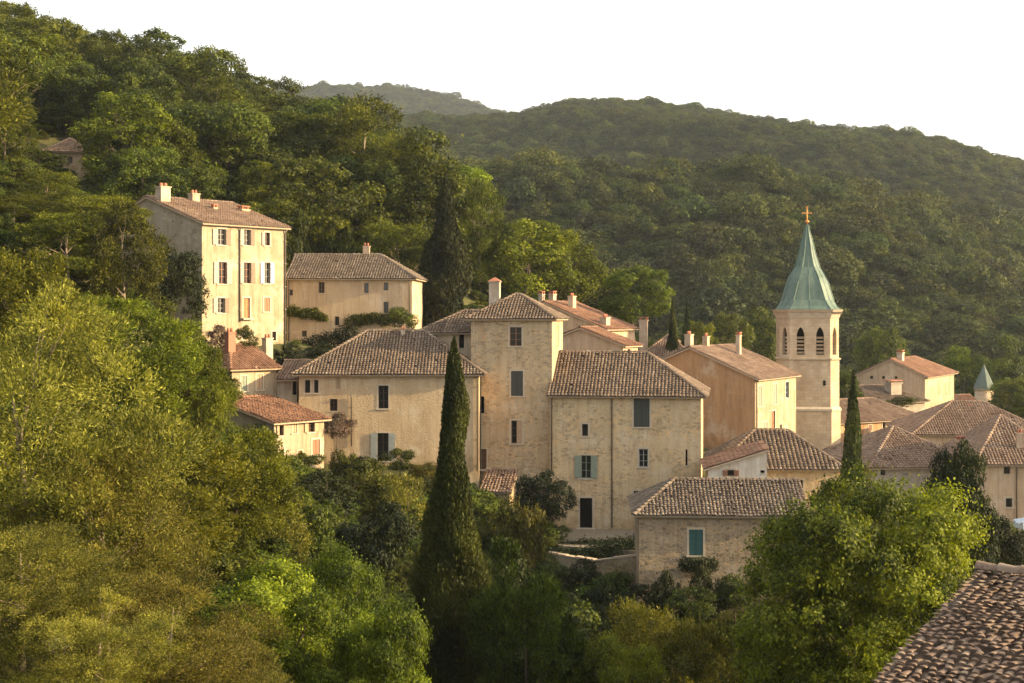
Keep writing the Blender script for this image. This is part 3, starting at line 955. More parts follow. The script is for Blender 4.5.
# --- central house with door
h = House("village_house", "stone house with a dark front door and many shutters, joined to the tower house")
b = h.block(550, 109, 393, 530, -8.5, end=701, d=10.5, down=4)
b.opening('front', 585, 430, 6, 12, 'dark')
b.opening('front', 586, 466.8, 10, 23, 'open', 'sh_green', wood='sh_green')
b.opening('front', 586, 513, 12.5, 30, 'doorway', label='dark open doorway in pale stone surround')
b.opening('front', 641.6, 412, 16, 30, 'shut', 'sh_slate')
b.opening('front', 643.4, 458, 9, 18, 'dark', wood='sh_grey')
b.opening('front', 686.5, 457.5, 2, 16, 'slit', trim=False, wmin=0.14)
b.opening('front', 639.5, 503.5, 12, 25, 'dark')
b.pipe('front', 612, 395, 527)
b.pipe('front', 551.8, 395, 474)
b.roof('ridge', 2.95, 'tile_old', left='gable', right='hip', hr=4.4, seed=12, oh=0.45, pitch=0.27)
b.walls(M['stone_plaster'], b.gpoly)
b.cornice(sides=('front', 'right'))

# --- brown stone cottage in front
h = House("stone_cottage", "low brown stone cottage with teal shutters in front of the big leafy tree")
b = h.block(639, 88, 513, 594, -3, end=806, d=7.6, down=4)
b.opening('front', 696, 542.5, 14, 26, 'shut', 'sh_teal')
b.roof('ridge', 1.6, 'tile_grey', left='hip', right='gable', hr=2.4, seed=13, oh=0.35, pitch=0.235, course=0.28, mess=1.7)
b.walls(M['brown_stone'], b.gpoly)
b.cornice(sides=('front', 'left'))

# --- white lean-to gable house and big tiled roof by the church
h = House("white_annex", "small white house with a rising orange verge between the door house and the church")
b = h.block(708, 101, 468, 520, -6, end=767, d=6, down=4)
b.opening('front', 730.7, 471.5, 7, 9, 'open', 'sh_brown')
b.opening('front', 762.5, 470, 2.5, 6, 'slit', trim=False)
b.roof('shed_right', 1.35, 'tile_red', seed=14, oh=0.3, goh=0.3)
b.walls({'front': M['white'], 'left': M['orange'], 'right': M['white'], 'back': M['white']}, b.gpoly)

h = House("low_house", "low house under a wide grooved brown roof at the foot of the church tower")
b = h.block(718, 114, 467, 520, -2, end=842, d=9.5, down=4)
b.opening('front', 800, 485, 6, 10, 'dark')
b.roof('ridge', 2.55, 'tile_old', left='hip', right='hip', hr=3.6, seed=15, oh=0.4, pitch=0.34)
b.walls(M['stone_plaster'])

# --- orange house
h = House("orange_house", "orange-walled house with a sunlit yellow facade beside the church tower")
b = h.block(755, 132, 378, 452, 60, end=796, d=13, down=5)
b.opening('front', 759.5, 396, 4, 20, 'shut', 'sh_green'); b.opening('front', 775, 394, 4, 20, 'shut', 'sh_green')
b.opening('front', 787, 390, 3.5, 16, 'dark', wood='sh_blue')
b.opening('front', 764.8, 429, 5, 14, 'shut', 'sh_green'); b.opening('front', 773, 423, 4, 24, 'door', 'sh_brown')
b.opening('front', 781, 427, 2, 5, 'dark', trim=False)
b.opening('left', 678, 360, 8, 9, 'dark')
b.pipe('front', 756, 380, 440)
b.roof('ridge', 2.75, 'tile_pink', left='gable', right='gable', seed=16, oh=0.5)
b.walls({'front': M['cream'], 'left': M['orange'], 'right': M['cream_pale'], 'back': M['orange']}, b.gpoly)
b.chimney(689, 331, 347, 8, 136.5, 'chim_white', 'pots')
b.chimney(706, 333, 350, 6.5, 138.5, 'chim', 'pots')
b.chimney(738.7, 332, 352, 5, 140.5, 'chim_white', 'slab')

# --- houses behind the tower house
h = House("village_house", "pinkish house with long sunlit roof and three chimneys behind the tower house")
b = h.block(604, 142, 328, 372, 60, end=634, d=13.5, down=5)
b.opening('left', 566.5, 324, 4, 5, 'dark', trim=False)
b.opening('left', 583, 333, 4, 6, 'dark', trim=False)
b.roof('ridge', 2.6, 'tile_red', left='gable', right='gable', seed=17, oh=0.5)
b.walls(M['pinkish'], b.gpoly)
b.chimney(541.5, 291, 303, 5.5, 150, 'chim_white', 'slab'); b.chimney(552.5, 291, 303, 6.5, 149, 'chim', 'slab'); b.chimney(572, 293, 310, 7, 147, 'pinkish', 'pots')
b.chimney(605, 314, 330, 9, 143.5, 'chim', 'pots')
h = House("village_house", "low house with small bright orange roof and sunlit end wall right of the three chimneys")
b = h.block(623, 127, 345, 385, 60, end=638, d=8.5, down=5)
b.opening('front', 629, 352, 3, 6, 'dark', trim=False)
b.roof('ridge', 1.5, 'tile_red', left='gable', right='gable', seed=18, oh=0.4)
b.walls(M['pinkish'], b.gpoly)
h = House("village_house", "house with broad plain brown roof left of the orange house's gable")
b = h.block(628, 150, 366, 400, -12, end=700, d=11, down=5)
b.roof('ridge', 3.2, 'tile_pink', left='hip', right='hip', hr=5, seed=19, oh=0.4)
b.walls(M['pinkish'])
b.chimney(643.5, 317, 345, 8, 154.5, 'chim', 'slab')
b.chimney(700, 352, 366, 5, 151, 'chim', 'slab')

# --- houses at the right
h = House("cream_villa", "cream house with sunlit window facade standing highest at the right edge of the village")
b = h.block(925, 185, 376, 436, 60, end=954, d=9, down=5)
for x in (937.5, 944.5, 948.5):
    b.opening('front', x, 389.5, 2.8, 13, 'shut', 'sh_tan', trim=False)
    b.opening('front', x - 1, 411, 2.6, 9, 'shut', 'sh_tan', trim=False)
for x in (871.5, 883.4, 896):
    b.opening('left', x, 377, 3, 4, 'dark', trim=False)
b.roof('ridge', 2.1, 'tile_red', left='gable', right='hip', hr=3.5, seed=20, oh=0.5)
b.walls({'front': M['cream'], 'left': M['pinkish'], 'right': M['cream'], 'back': M['cream']}, b.gpoly)
b.chimney(900.5, 350, 363, 7, 189.5, 'chim_white', 'slab')

h = House("village_house", "orange and cream house with a long low roof right of the church tower")
b = h.block(836, 150, 422, 452, 33, end=922, d=9, down=5)
b.opening('front', 884, 425, 3, 7, 'dark'); b.opening('front', 870, 428, 3, 6, 'shut', 'sh_brown'); b.opening('front', 898, 423, 3, 7, 'shut', 'sh_tan'); b.opening('front', 852, 430, 3, 7, 'dark')
b.roof('ridge', 1.9, 'tile_pink', left='hip', right='hip', hr=3, seed=21, oh=0.45)
b.walls(M['orange'])
h = House("village_house", "small grey-walled house with brown roof below the cream villa")
b = h.block(868, 172, 402, 425, 25, end=925, d=8, down=4)
b.roof('ridge', 1.7, 'tile_old', left='gable', right='hip', hr=3, seed=22, oh=0.4)
b.walls(M['greywall'], b.gpoly)
b.chimney(893, 380, 392, 13, 176, 'greywall', 'slab')
h = House("village_house", "house at the right edge with pale pink wall and two small dark windows")
b = h.block(979, 112, 462, 545, -6, end=1062, d=13, down=4)
b.opening('front', 1007, 470, 6.5, 8, 'dark', trim=False); b.opening('front', 1009, 502.7, 6.5, 9, 'dark')
b.pipe('front', 1016.6, 464, 530)
b.roof('ridge', 3.2, 'tile_pink', left='hip', right='hip', hr=5, seed=23, oh=0.45)
b.walls(M['pinkish'])
b.chimney(1019.5, 429, 462, 6.5, 113.5, 'chim', 'pots')
h = House("village_house", "low house with sagging brown roof left of the pale pink wall")
b = h.block(872, 118, 466, 500, 8, end=972, d=12, down=4)
b.opening('front', 883, 472, 5, 7, 'dark', trim=False)
b.roof('ridge', 2.7, 'tile_pink', left='hip', right='hip', hr=5, seed=24, oh=0.45, mess=1.6)
b.walls(M['greywall'])
b.chimney(961, 436, 446, 8, 121, 'chim', 'slab')
h = House("village_house", "house behind the sagging roof, only its wide tiled roof showing")
b = h.block(915, 140, 433, 460, -4, end=1050, d=12, down=4)
b.roof('ridge', 2.7, 'tile_pink', left='hip', right='hip', hr=5, seed=25, oh=0.45)
b.walls(M['pinkish'])
b.chimney(968, 404, 416, 6, 145, 'chim_white', 'slab')
h = House("village_house", "far low house whose reddish roof shows left of the little turret")
b = h.block(950, 205, 409, 430, 15, end=985, d=8, down=4)
b.roof('ridge', 1.7, 'tile_red', left='gable', right='gable', seed=26, oh=0.4)
b.walls(M['greywall'], b.gpoly)

# --- hut on the wooded hill
h = House("hill_cottage", "small tiled cottage half hidden in the hillside wood")
b = h.block(46, 160, 150.5, 170, 0, end=81, d=5, down=3)
b.opening('front', 70, 160, 5, 7, 'dark', trim=False)
b.roof('ridge', 1.55, 'tile_pink', left='hip', right='hip', hr=1.8, seed=27, oh=0.35)
b.walls(M['warm_plaster'])

# --- near roof at the bottom right
h = House("near_house", "nearest house, only its rough lichened tile roof showing at the bottom right corner")
ridge_p = at(985, 573, 28.0)
dn = Vector((-0.61, -0.792, 0)).normalized()
eave_p = ridge_p + dn * 9.0 + Vector((0, 0, -0.228 * 9.0))
e_px, e_py = CX + F * eave_p.x / eave_p.y, HY - F * (eave_p.z) / eave_p.y
b = h.block(e_px, eave_p.y, e_py + 0.0, e_py + 2.6 * F / eave_p.y, math.degrees(math.atan2(-0.61, 0.792)), w=14.0, d=18.0, down=2)
b.roof('ridge', 0.228 * 9.0, 'tile_near', left='gable', right='gable', seed=31, oh=0.3, goh=0.12, pitch=0.175, course=0.16, mess=2.2, seg=6, arch=0.42)
b.walls(M['brown_stone'], b.gpoly)

# ------------------------------------------------------------------ church tower
def church():
    D = 147.0
    base = at(807, 446, D); base.z = at(807, 446, D).z
    root = empty("church_tower", base, math.radians(-6))
    tag(root, "pale stone church bell tower with green copper spire and cross", "church tower")
    px_m = F / D
    zz = lambda row: (HY - row) / px_m - base.z
    hw, ch = 29.3 / px_m, 9.5 / px_m           # half width, chamfer
    def ring(k, c=ch, off=0.0):
        w = hw * k + off; c = c * k
        return [(-w + c, -w), (w - c, -w), (w, -w + c), (w, w - c), (w - c, w), (-w + c, w), (-w, w - c), (-w, -w + c)]
    def prism(mb, k0, z0, k1, z1, m=0, cap=True):
        a, b2 = ring(k0), ring(k1)
        vs = [(x, y, z0) for x, y in a] + [(x, y, z1) for x, y in b2]
        fs = [(i, (i + 1) % 8, 8 + (i + 1) % 8, 8 + i) for i in range(8)]
        if cap:
            fs += [tuple(range(7, -1, -1)), tuple(range(8, 16))]
        mb.mesh(vs, fs, m)
    a = MB(); prism(a, 1.04, -9, 1.04, zz(409)); a.build('base', M['church_stone'], root)
    a = MB(); prism(a, 1.07, zz(409), 1.07, zz(407)); prism(a, 1.07, zz(407), 1.0, zz(405)); a.build('string_course', M['trim'], root)
    a = MB(); prism(a, 1.0, zz(405), 1.0, zz(359)); a.build('shaft', M['church_stone'], root)
    a = MB(); prism(a, 1.04, zz(359), 1.06, zz(357.4)); a.build('string_course', M['trim'], root)
    # belfry walls with pointed openings
    z0, z1 = zz(357.4), zz(318)
    R = ring(0.985)
    bel = MB()
    def arch_wall(p, q, openings):
        p, q = Vector((*p, 0)), Vector((*q, 0))
        L = (q - p).length; u = (q - p) / L
        nrm = Vector((u.y, -u.x, 0))
        def P3(s, z, d=0.0):
            w = p + u * s - nrm * d
            return (w.x, w.y, z)
        xs = 0.0
        for (c, ow, zb, zs, zt) in openings:
            l, r = c - ow / 2, c + ow / 2
            bel.face([P3(xs, z0), P3(l, z0), P3(l, z1), P3(xs, z1)])
            bel.face([P3(l, z0), P3(r, z0), P3(r, zb), P3(l, zb)])
            n = 7
            arc = []
            for i in range(n + 1):
                t = i / n
                s = l + ow * t
                k = 1 - abs(2 * t - 1)
                arc.append((s, zs + (zt - zs) * math.sin(min(1, k) * math.pi / 2) ** 0.8))
            for (s0, h0), (s1, h1) in zip(arc, arc[1:]):
                bel.face([P3(s0, h0), P3(s1, h1), P3(s1, z1), P3(s0, z1)])
            out = [(l, zb)] + arc + [(r, zb)]
            for (s0, h0), (s1, h1) in zip(out, out[1:]):
                bel.face([P3(s0, h0), P3(s1, h1), P3(s1, h1, 0.45), P3(s0, h0, 0.45)])
            bel.face([P3(l, zb), P3(r, zb), P3(r, zb, 0.45), P3(l, zb, 0.45)])
            lou = MB()
            for i in range(5):
                zc = zb + (zs - zb) * (i + 0.3) / 5.5
                lou.mesh([P3(l, zc, 0.28), P3(r, zc, 0.28), P3(r, zc + 0.22, 0.44), P3(l, zc + 0.22, 0.44)], [(0, 1, 2, 3)])
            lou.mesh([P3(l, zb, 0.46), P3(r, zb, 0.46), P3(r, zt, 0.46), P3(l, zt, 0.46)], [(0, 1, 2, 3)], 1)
            louvres.append(lou)
            xs = r
        bel.face([P3(xs, z0), P3(L, z0), P3(L, z1), P3(xs, z1)])
    louvres = []
    for i in range(8):
        p, q = R[i], R[(i + 1) % 8]
        L = math.dist(p, q)
        if i % 2 == 0:
            ops = [(L * 0.27, 0.78, zz(354), zz(334), zz(327)), (L * 0.75, 0.78, zz(354), zz(334), zz(327))]
        else:
            ops = [(L * 0.5, 0.62, zz(354), zz(334), zz(327))]
        arch_wall(p, q, ops)
    bo = bel.build('belfry', M['church_stone'], root)
    for l in louvres:
        l.build('louvre', [M['sh_tan'], M['dark']], bo)
    a = MB(); prism(a, 1.0, z1, 1.05, zz(314)); prism(a, 1.03, zz(314), 1.03, zz(312)); prism(a, 1.08, zz(312), 1.13, zz(309.6)); a.build('cornice', M['trim'], root)
    a = MB()
    for i in range(28):                          # small corbels below the cornice
        t = i / 28 * 8
        k = int(t); f = t - k
        Rr = ring(1.05)
        x = Rr[k][0] * (1 - f) + Rr[(k + 1) % 8][0] * f; y = Rr[k][1] * (1 - f) + Rr[(k + 1) % 8][1] * f
        a.box(x - 0.09, x + 0.09, y - 0.09, y + 0.09, zz(314.2), zz(312.1))
    a.build('corbel_frieze', M['church_stone'], root)
    # spire
    prof = [(309.5, 31.6), (306, 28.8), (300, 25.8), (291, 23.3), (284, 21.2), (278, 18.9), (272, 15.6), (267, 12.8), (256, 9.3), (245, 6.6), (234, 3.6), (224.5, 0.9)]
    s = MB()
    prev = None
    for row, r in prof:
        kk = r / 31.0
        cc = ch * (1.0 + 0.9 * (309.5 - row) / 60)
        w = hw * kk; c = min(cc * kk, w * 0.586)
        ringp = [(x, y, zz(row)) for x, y in [(-w + c, -w), (w - c, -w), (w, -w + c), (w, w - c), (w - c, w), (-w + c, w), (-w, w - c), (-w, -w + c)]]
        if prev:
            for i in range(8):
                j = (i + 1) % 8
                s.face([prev[i], prev[j], ringp[j], ringp[i]])
        prev = ringp
    s.face(prev)
    sp = s.build('spire', M['copper'], root)
    seam = MB()
    rows = []
    for row, r in prof:
        kk = r / 31.0; cc = ch * (1.0 + 0.9 * (309.5 - row) / 60)
        w = hw * kk; c = min(cc * kk, w * 0.586)
        rows.append([Vector((x, y, zz(row))) for x, y in [(-w + c, -w), (w - c, -w), (w, -w + c), (w, w - c), (w - c, w), (-w + c, w), (-w, w - c), (-w, -w + c)]])
    for i in range(8):
        seam.tube([r[i] for r in rows], [0.055] * len(rows), 5)
        seam.tube([(r[i] + r[(i + 1) % 8]) / 2 for r in rows[:-2]], [0.03] * (len(rows) - 2), 4)
    seam.build('seam', M['copper'], sp)
    # finial and cross
    f = MB()
    f.tube([(0, 0, zz(225)), (0, 0, zz(207))], [0.09, 0.05], 6)
    f.box(-0.46, 0.46, -0.04, 0.04, zz(213.6), zz(212.5))
    for x in (-0.46, 0.46):
        f.box(x - 0.06, x + 0.06, -0.055, 0.055, zz(214.1), zz(212.0))
    f.box(-0.1, 0.1, -0.07, 0.07, zz(208.4), zz(206.4))
    f.tube([(0, 0, zz(223)), (0, 0, zz(221.6)), (0, 0, zz(220))], [0.08, 0.26, 0.08], 10)
    f.build('cross', M['gold'], root)
    a = MB(); a.box(1.72, 1.92, -hw - 0.06, -hw + 0.05, zz(425), zz(420)); a.build('slit_window', M['dark'], root)
    a = MB(); a.box(1.3, 1.55, -hw - 0.03, -hw + 0.05, zz(384), zz(379)); a.build('slit_window', M['dark'], root)
    # bell
    bl = MB()
    zc = zz(348)
    bl.tube([(0, 0, zc), (0, 0, zc + 0.25), (0, 0, zc + 0.8), (0, 0, zc + 1.0)], [0.62, 0.5, 0.36, 0.12], 12)
    bl.build('bell', M['pipe'], root)
church()

def turret():
    D = 215.0
    base = at(984, 412, D)
    root = empty("turret", base)
    tag(root, "small round stone turret with a pointed grey-green roof behind the village roofs", "turret")
    k = F / D
    zz = lambda row: (HY - row) / k - base.z
    a = MB(); a.tube([(0, 0, -4), (0, 0, zz(388))], [9.2 / k, 9.2 / k], 12); a.build('wall', M['church_stone'], root)
    a = MB(); a.tube([(0, 0, zz(388.5)), (0, 0, zz(387)), (0, 0, zz(376)), (0, 0, zz(369)), (0, 0, zz(364))], [10.8 / k, 10.4 / k, 5.6 / k, 2.3 / k, 0.15 / k], 8); o = a.build('roof', M['slate'], root)
    for p in o.data.polygons: p.use_smooth = False
    a = MB(); a.tube([(0, 0, zz(389.6)), (0, 0, zz(388.4))], [10.2 / k, 10.2 / k], 12); a.build('cornice', M['trim'], root)
turret()

# ------------------------------------------------------------------ terrace, garden wall, car
def terrace():
    a = MB()
    z = at(0, 529.5, 108.2).z
    x0, x1 = at(545, 0, 100).x, at(642, 0, 100).x
    pts = [(x0 + 1.5, 110.5), (x0 - 0.3, 104), (x0 + 1.2, 100.5), (x0 + 4.0, 99.2), (x1, 98.2), (x1 + 1.5, 108)]
    a.mesh([(x, y, z) for x, y in pts] + [(x, y, z - 2.5) for x, y in pts],
           [tuple(range(6))] + [(i, (i + 1) % 6, 6 + (i + 1) % 6, 6 + i) for i in range(6)])
    tag(a.build("terrace_path", plain("pale_gravel", (0.17, 0.14, 0.10), 0.95, 0, 0.35, 2.5)), kind="structure")
terrace()

def garden_wall(name, label, p0, p1, D0, D1, y0, y1, hgt, th=0.45, mat='brown_stone'):
    A, B = at(p0, y0, D0), at(p1, y1, D1)
    root = empty(name, Vector((A.x, A.y, A.z)))
    tag(root, label, "garden wall")
    d = B - A; L = math.hypot(d.x, d.y); ux, uy = d.x / L, d.y / L
    n = max(2, int(L / 0.7))
    a, c = MB(), MB()
    rr = random.Random(int(p0))
    def q(s, o, z):
        return (ux * s - uy * o, uy * s + ux * o, z)
    for i in range(n):
        s0, s1 = L * i / n, L * (i + 1) / n
        za = d.z * i / n; zb = d.z * (i + 1) / n
        a.box8([q(s0, 0, za - hgt), q(s1, 0, zb - hgt), q(s1, th, zb - hgt), q(s0, th, za - hgt), q(s0, 0, za - 0.1), q(s1, 0, zb - 0.1), q(s1, th, zb - 0.1), q(s0, th, za - 0.1)])
        j = rr.uniform(-0.03, 0.04); e = rr.uniform(0.02, 0.07)
        c.box8([q(s0 + 0.01, -e, za - 0.1), q(s1 - 0.01, -e, zb - 0.1), q(s1 - 0.01, th + e, zb - 0.1), q(s0 + 0.01, th + e, za - 0.1),
                q(s0 + 0.01, -e, za + j), q(s1 - 0.01, -e, zb + j), q(s1 - 0.01, th + e, zb + j), q(s0 + 0.01, th + e, za + j)])
    a.build('wall', M[mat], root); c.build('coping', M['cornice'], root)
garden_wall("garden_wall", "rough brown retaining wall with stone coping left of the brown cottage", 592, 641, 95, 93, 560, 554, 3.2)
garden_wall("garden_wall", "low grey stone wall edging the terrace below the dark doorway", 548, 594, 99, 97, 552, 560, 1.8, 0.4, 'greywall')

def car():
    p = at(1043, 531, 104)
    root = empty("parked_car", Vector((p.x, p.y, p.z)), math.radians(8))
    tag(root, "pale blue parked car cut off by the right edge beside the pink-walled house", "car")
    paint = plain("pale_blue_car_paint", (0.42, 0.50, 0.58), 0.3, 0.1, 0.03, 1, 0.5)
    glass = M['pane']; rub = plain("black_rubber", (0.02, 0.02, 0.02), 0.8); rim = plain("grey_alloy", (0.45, 0.45, 0.45), 0.35, 0.8)
    prof = [(-1.95, 0.25), (-1.98, 0.62), (-1.85, 0.78), (-1.05, 0.90), (-0.45, 1.36), (0.75, 1.42), (1.45, 0.98), (1.92, 0.90), (1.97, 0.55), (1.93, 0.25)]
    a = MB()
    hw = 0.82
    def yy(z): return hw * (1 - 0.16 * max(0, (z - 0.85) / 0.6))
    n = len(prof)
    a.mesh([(x, -yy(z), z) for x, z in prof] + [(x, yy(z), z) for x, z in prof],
           [tuple(range(n - 1, -1, -1)), tuple(range(n, 2 * n))] + [(i, (i + 1) % n, n + (i + 1) % n, n + i) for i in range(n)])
    a.build('body', paint, root)
    for s in (-1, 1):
        g = MB()
        pts = [(-0.93, 0.93), (-0.42, 1.30), (0.68, 1.34), (1.22, 0.98)]
        g.face([(x, s * (yy(z) + 0.012), z) for x, z in pts]); g.build('side_window', glass, root)
    g = MB(); g.face([(-1.02, -0.72, 0.935), (-1.02, 0.72, 0.935), (-0.49, 0.68, 1.345), (-0.49, -0.68, 1.345)]); g.build('windscreen', glass, root)
    for x in (-1.22, 1.2):
        for s in (-1, 1):
            w = MB(); w.tube([(x, s * 0.62, 0.3), (x, s * 0.845, 0.3)], [0.3, 0.3], 16); ty = w.build('wheel', rub, root)
            w = MB(); w.tube([(x, s * 0.83, 0.3), (x, s * 0.86, 0.3)], [0.19, 0.17], 12); w.build('rim', rim, ty)
    for s in (-1, 1):
        w = MB(); w.box(-2.0, -1.9, s * 0.58 - 0.14, s * 0.58 + 0.14, 0.6, 0.72); w.build('headlight', M['sh_white'], root)
car()

# ------------------------------------------------------------------ foliage
def rot_basis(n, rng):
    """tangent frames for normals n"""
    r = rng.normal(size=n.shape)
    t = np.cross(n, r); t /= np.linalg.norm(t, axis=1, keepdims=True) + 1e-9
    return t, np.cross(n, t)

def unit(v):
    return v / (np.linalg.norm(v, axis=1, keepdims=True) + 1e-9)

def leaf_quads(c, nrm, size, rng, aspect=0.6, axis=None):
    t, b = rot_basis(nrm, rng)
    if axis is not None:
        t = unit(axis); b = unit(np.cross(nrm, t))
    s = (size * rng.uniform(0.65, 1.35, len(c)))[:, None]
    bend = nrm * s * 0.12
    return np.stack([c - t * s * 0.5, c - b * s * 0.5 * aspect + bend, c + t * s * 0.5, c + b * s * 0.5 * aspect + bend], 1)

def lumps(rng, n=9):
    D = unit(rng.normal(size=(n, 3))); A = rng.uniform(-0.22, 0.30, n)
    def f(d):
        return 1 + (np.exp(-(1 - d @ D.T) * 5.0) * A).sum(1)
    return f

def crown_clumps(rng, K, center, radii, rmin, rmax, low=-0.55, inner=0.45):
    d = unit(rng.normal(size=(K * 3, 3)))
    d = d[d[:, 2] > low][:K]
    f = lumps(rng)
    r = rng.uniform(inner, 1.0, len(d)) ** 0.6 * f(d)
    c = center + d * radii * r[:, None] * 0.86
    cr = rng.uniform(rmin, rmax, len(d))
    return c, cr

def clump_leaves(rng, C, R, n, size, mat, name, flat=0.75, aspect=0.6, mode='broad', up=0.25, shell=0.55):
    sc = np.array([1, 1, flat])
    m = 34                                       # twig sprays on every clump, leaves round every spray; none buried in a neighbouring clump
    own = np.repeat(np.arange(len(C)), m)
    sd = rng.normal(size=(len(own), 3)); sd[:, 2] += 0.35
    sd = unit(sd)
    SCn = C[own] + sd * sc * (R[own] * rng.uniform(0.72, 1.10, len(own)))[:, None]
    SR = R[own] * rng.uniform(0.16, 0.34, len(own))
    inside = np.zeros(len(own), bool)
    for j in range(len(C)):
        q_ = (SCn - C[j]) / (sc * R[j] * 0.88)
        inside |= ((q_ ** 2).sum(1) < 1) & (own != j)
    own, sd, SCn, SR = own[~inside], sd[~inside], SCn[~inside], SR[~inside]
    w = SR ** 2; w = w / w.sum()
    si = rng.choice(len(own), n, p=w)
    idx = own[si]
    off = rng.normal(size=(n, 3)) * 0.62
    p = SCn[si] + off * SR[si][:, None] * np.array([1, 1, 0.75])
    fill = rng.uniform(0, 1, n) < 0.13
    p[fill] = C[idx[fill]] + rng.normal(size=(fill.sum(), 3)) * (R[idx[fill]] * 0.4)[:, None]
    d = unit(sd[si] + off * 0.55)
    nrm = unit(d + rng.normal(size=(n, 3)) * 0.55 + np.array([0, 0, up]))
    ax = None
    if mode == 'spray':
        ax = unit(d + rng.normal(size=(n, 3)) * 0.5 + np.array([0, 0, 0.25]))
    q = leaf_quads(p, nrm, size, rng, aspect, ax)
    ct = rng.uniform(-0.25, 0.25, len(C))
    st = rng.uniform(-0.22, 0.22, len(own))
    tint = np.clip(0.45 + ct[idx] + st[si] + rng.normal(size=n) * 0.18, 0, 1)
    return np_quads(name, q, tint, mat)

def trunk_mesh(name, rng, H, r0, targets, fork=0.35, lean=0.04, bark='bark', n_limb=9):
    mb = MB()
    bend = rng.normal(size=2) * lean * H
    top = np.array([bend[0], bend[1], H * 0.78])
    def stem(t):
        return Vector((bend[0] * t * t, bend[1] * t * t, -1.5 + (H * 0.78 + 1.5) * t))
    ts = [0, 0.12, 0.3, 0.5, 0.75, 1.0]
    mb.tube([stem(t) for t in ts], [r0 * 1.35, r0, r0 * 0.85, r0 * 0.65, r0 * 0.38, r0 * 0.12], 8)
    pick = rng.choice(len(targets), min(n_limb, len(targets)), replace=False)
    for i in pick:
        q = Vector(targets[i])
        t = min(0.92, max(fork, (q.z * 0.62 + 1.5) / (H * 0.78 + 1.5)))
        a = stem(t)
        m1 = a.lerp(q, 0.4) + Vector((rng.normal() * 0.02 * H, rng.normal() * 0.02 * H, -0.02 * H))
        r = r0 * (0.5 - 0.3 * t)
        mb.tube([a, m1, a.lerp(q, 0.75), q], [r, r * 0.75, r * 0.45, r * 0.12], 5)
        for _ in range(2):
            e = q + Vector(rng.normal(size=3) * 0.07 * H)
            mb.tube([m1.lerp(q, 0.3), m1.lerp(e, 0.7), e], [r * 0.4, r * 0.25, r * 0.06], 4)
    me = mb.build(name, M[bark]).data
    o = [x for x in bpy.data.objects if x.data == me][0]
    bpy.data.objects.remove(o)
    return me

PROTO = {}
def proto(kind, seed, H, W, K, rr, n, size, mat, zc=0.6, zr=0.40, aspect=0.6, mode='broad', flat=0.75, bark='bark', low=-0.6, inner=0.45, shell=0.55, n_limb=9, r0=None, up=0.25):
    rng = np.random.default_rng(seed)
    C, R = crown_clumps(rng, K, np.array([0, 0, H * zc]), np.array([W / 2, W / 2, H * zr]), rr[0], rr[1], low, inner)
    cm = clump_leaves(rng, C, R, n, size, M[mat], kind + "_crown", flat, aspect, mode, up, shell)
    tm = trunk_mesh(kind + "_trunk", rng, H, r0 or H * 0.022, C, bark=bark, n_limb=n_limb)
    PROTO.setdefault(kind, []).append((tm, cm, H, W))

def cone_proto(kind, seed, H, W, n, size, mat, prof, streak=0.18, mode_up=1.0, bark='bark', aspect=0.5):
    """cypress: foliage in upright tufts around a slim cone"""
    rng = np.random.default_rng(seed)
    t = rng.uniform(0, 1, n * 3)
    pr = np.interp(t, *prof)
    keep = rng.uniform(0, 1, len(t)) < pr + 0.05
    t = t[keep][:n]; pr = np.interp(t, *prof)
    th = rng.uniform(0, 2 * np.pi, len(t))
    ph = rng.uniform(0, 6.28, 8)
    bt, bth, ba = rng.uniform(0, 1, 150), rng.uniform(0, 2 * np.pi, 150), rng.uniform(-1.0, 1.2, 150)
    lump = np.zeros(len(t))
    for a_, b_, c_ in zip(bt, bth, ba):
        lump += c_ * np.exp(-((t - a_) * H / 0.85) ** 2 - ((1 - np.cos(th - b_)) / 0.16))
    lump = np.clip(lump, -1.3, 1.5)
    tuft = np.sin(t * H * 7.0 + 9.0 * np.sin(th * 2 + ph[0]) + ph[3]) * 0.5
    rad = W / 2 * pr * (1 + streak * lump + 0.10 * tuft) * rng.uniform(0.72, 1.05, len(t)) ** 0.8
    out = np.stack([np.cos(th), np.sin(th), np.zeros_like(th)], 1)
    p = out * rad[:, None]
    p[:, 2] = t * H + rng.normal(size=len(t)) * 0.05
    p[:, :2] += np.stack([np.sin(t * 5 + ph[1]), np.cos(t * 4 + ph[2])], 1) * 0.02 * W
    nrm = unit(out + rng.normal(size=p.shape) * 0.5 + np.array([0, 0, 0.25]))
    ax = unit(out * 0.45 + np.array([0, 0, mode_up]) + rng.normal(size=p.shape) * 0.35)
    q = leaf_quads(p, nrm, size, rng, aspect, ax)
    tint = np.clip(0.4 + 0.3 * lump + rng.normal(size=len(t)) * 0.2, 0, 1)
    cm = np_quads(kind + "_crown", q, tint, M[mat])
    mb = MB(); mb.tube([(0, 0, -1.5), (0, 0, 0), (0, 0, H * 0.5), (0, 0, H * 0.96)], [W * 0.07, W * 0.06, W * 0.035, 0.01], 7)
    o = mb.build(kind + "_trunk", M[bark]); tm = o.data; bpy.data.objects.remove(o)
    PROTO.setdefault(kind, []).append((tm, cm, H, W))

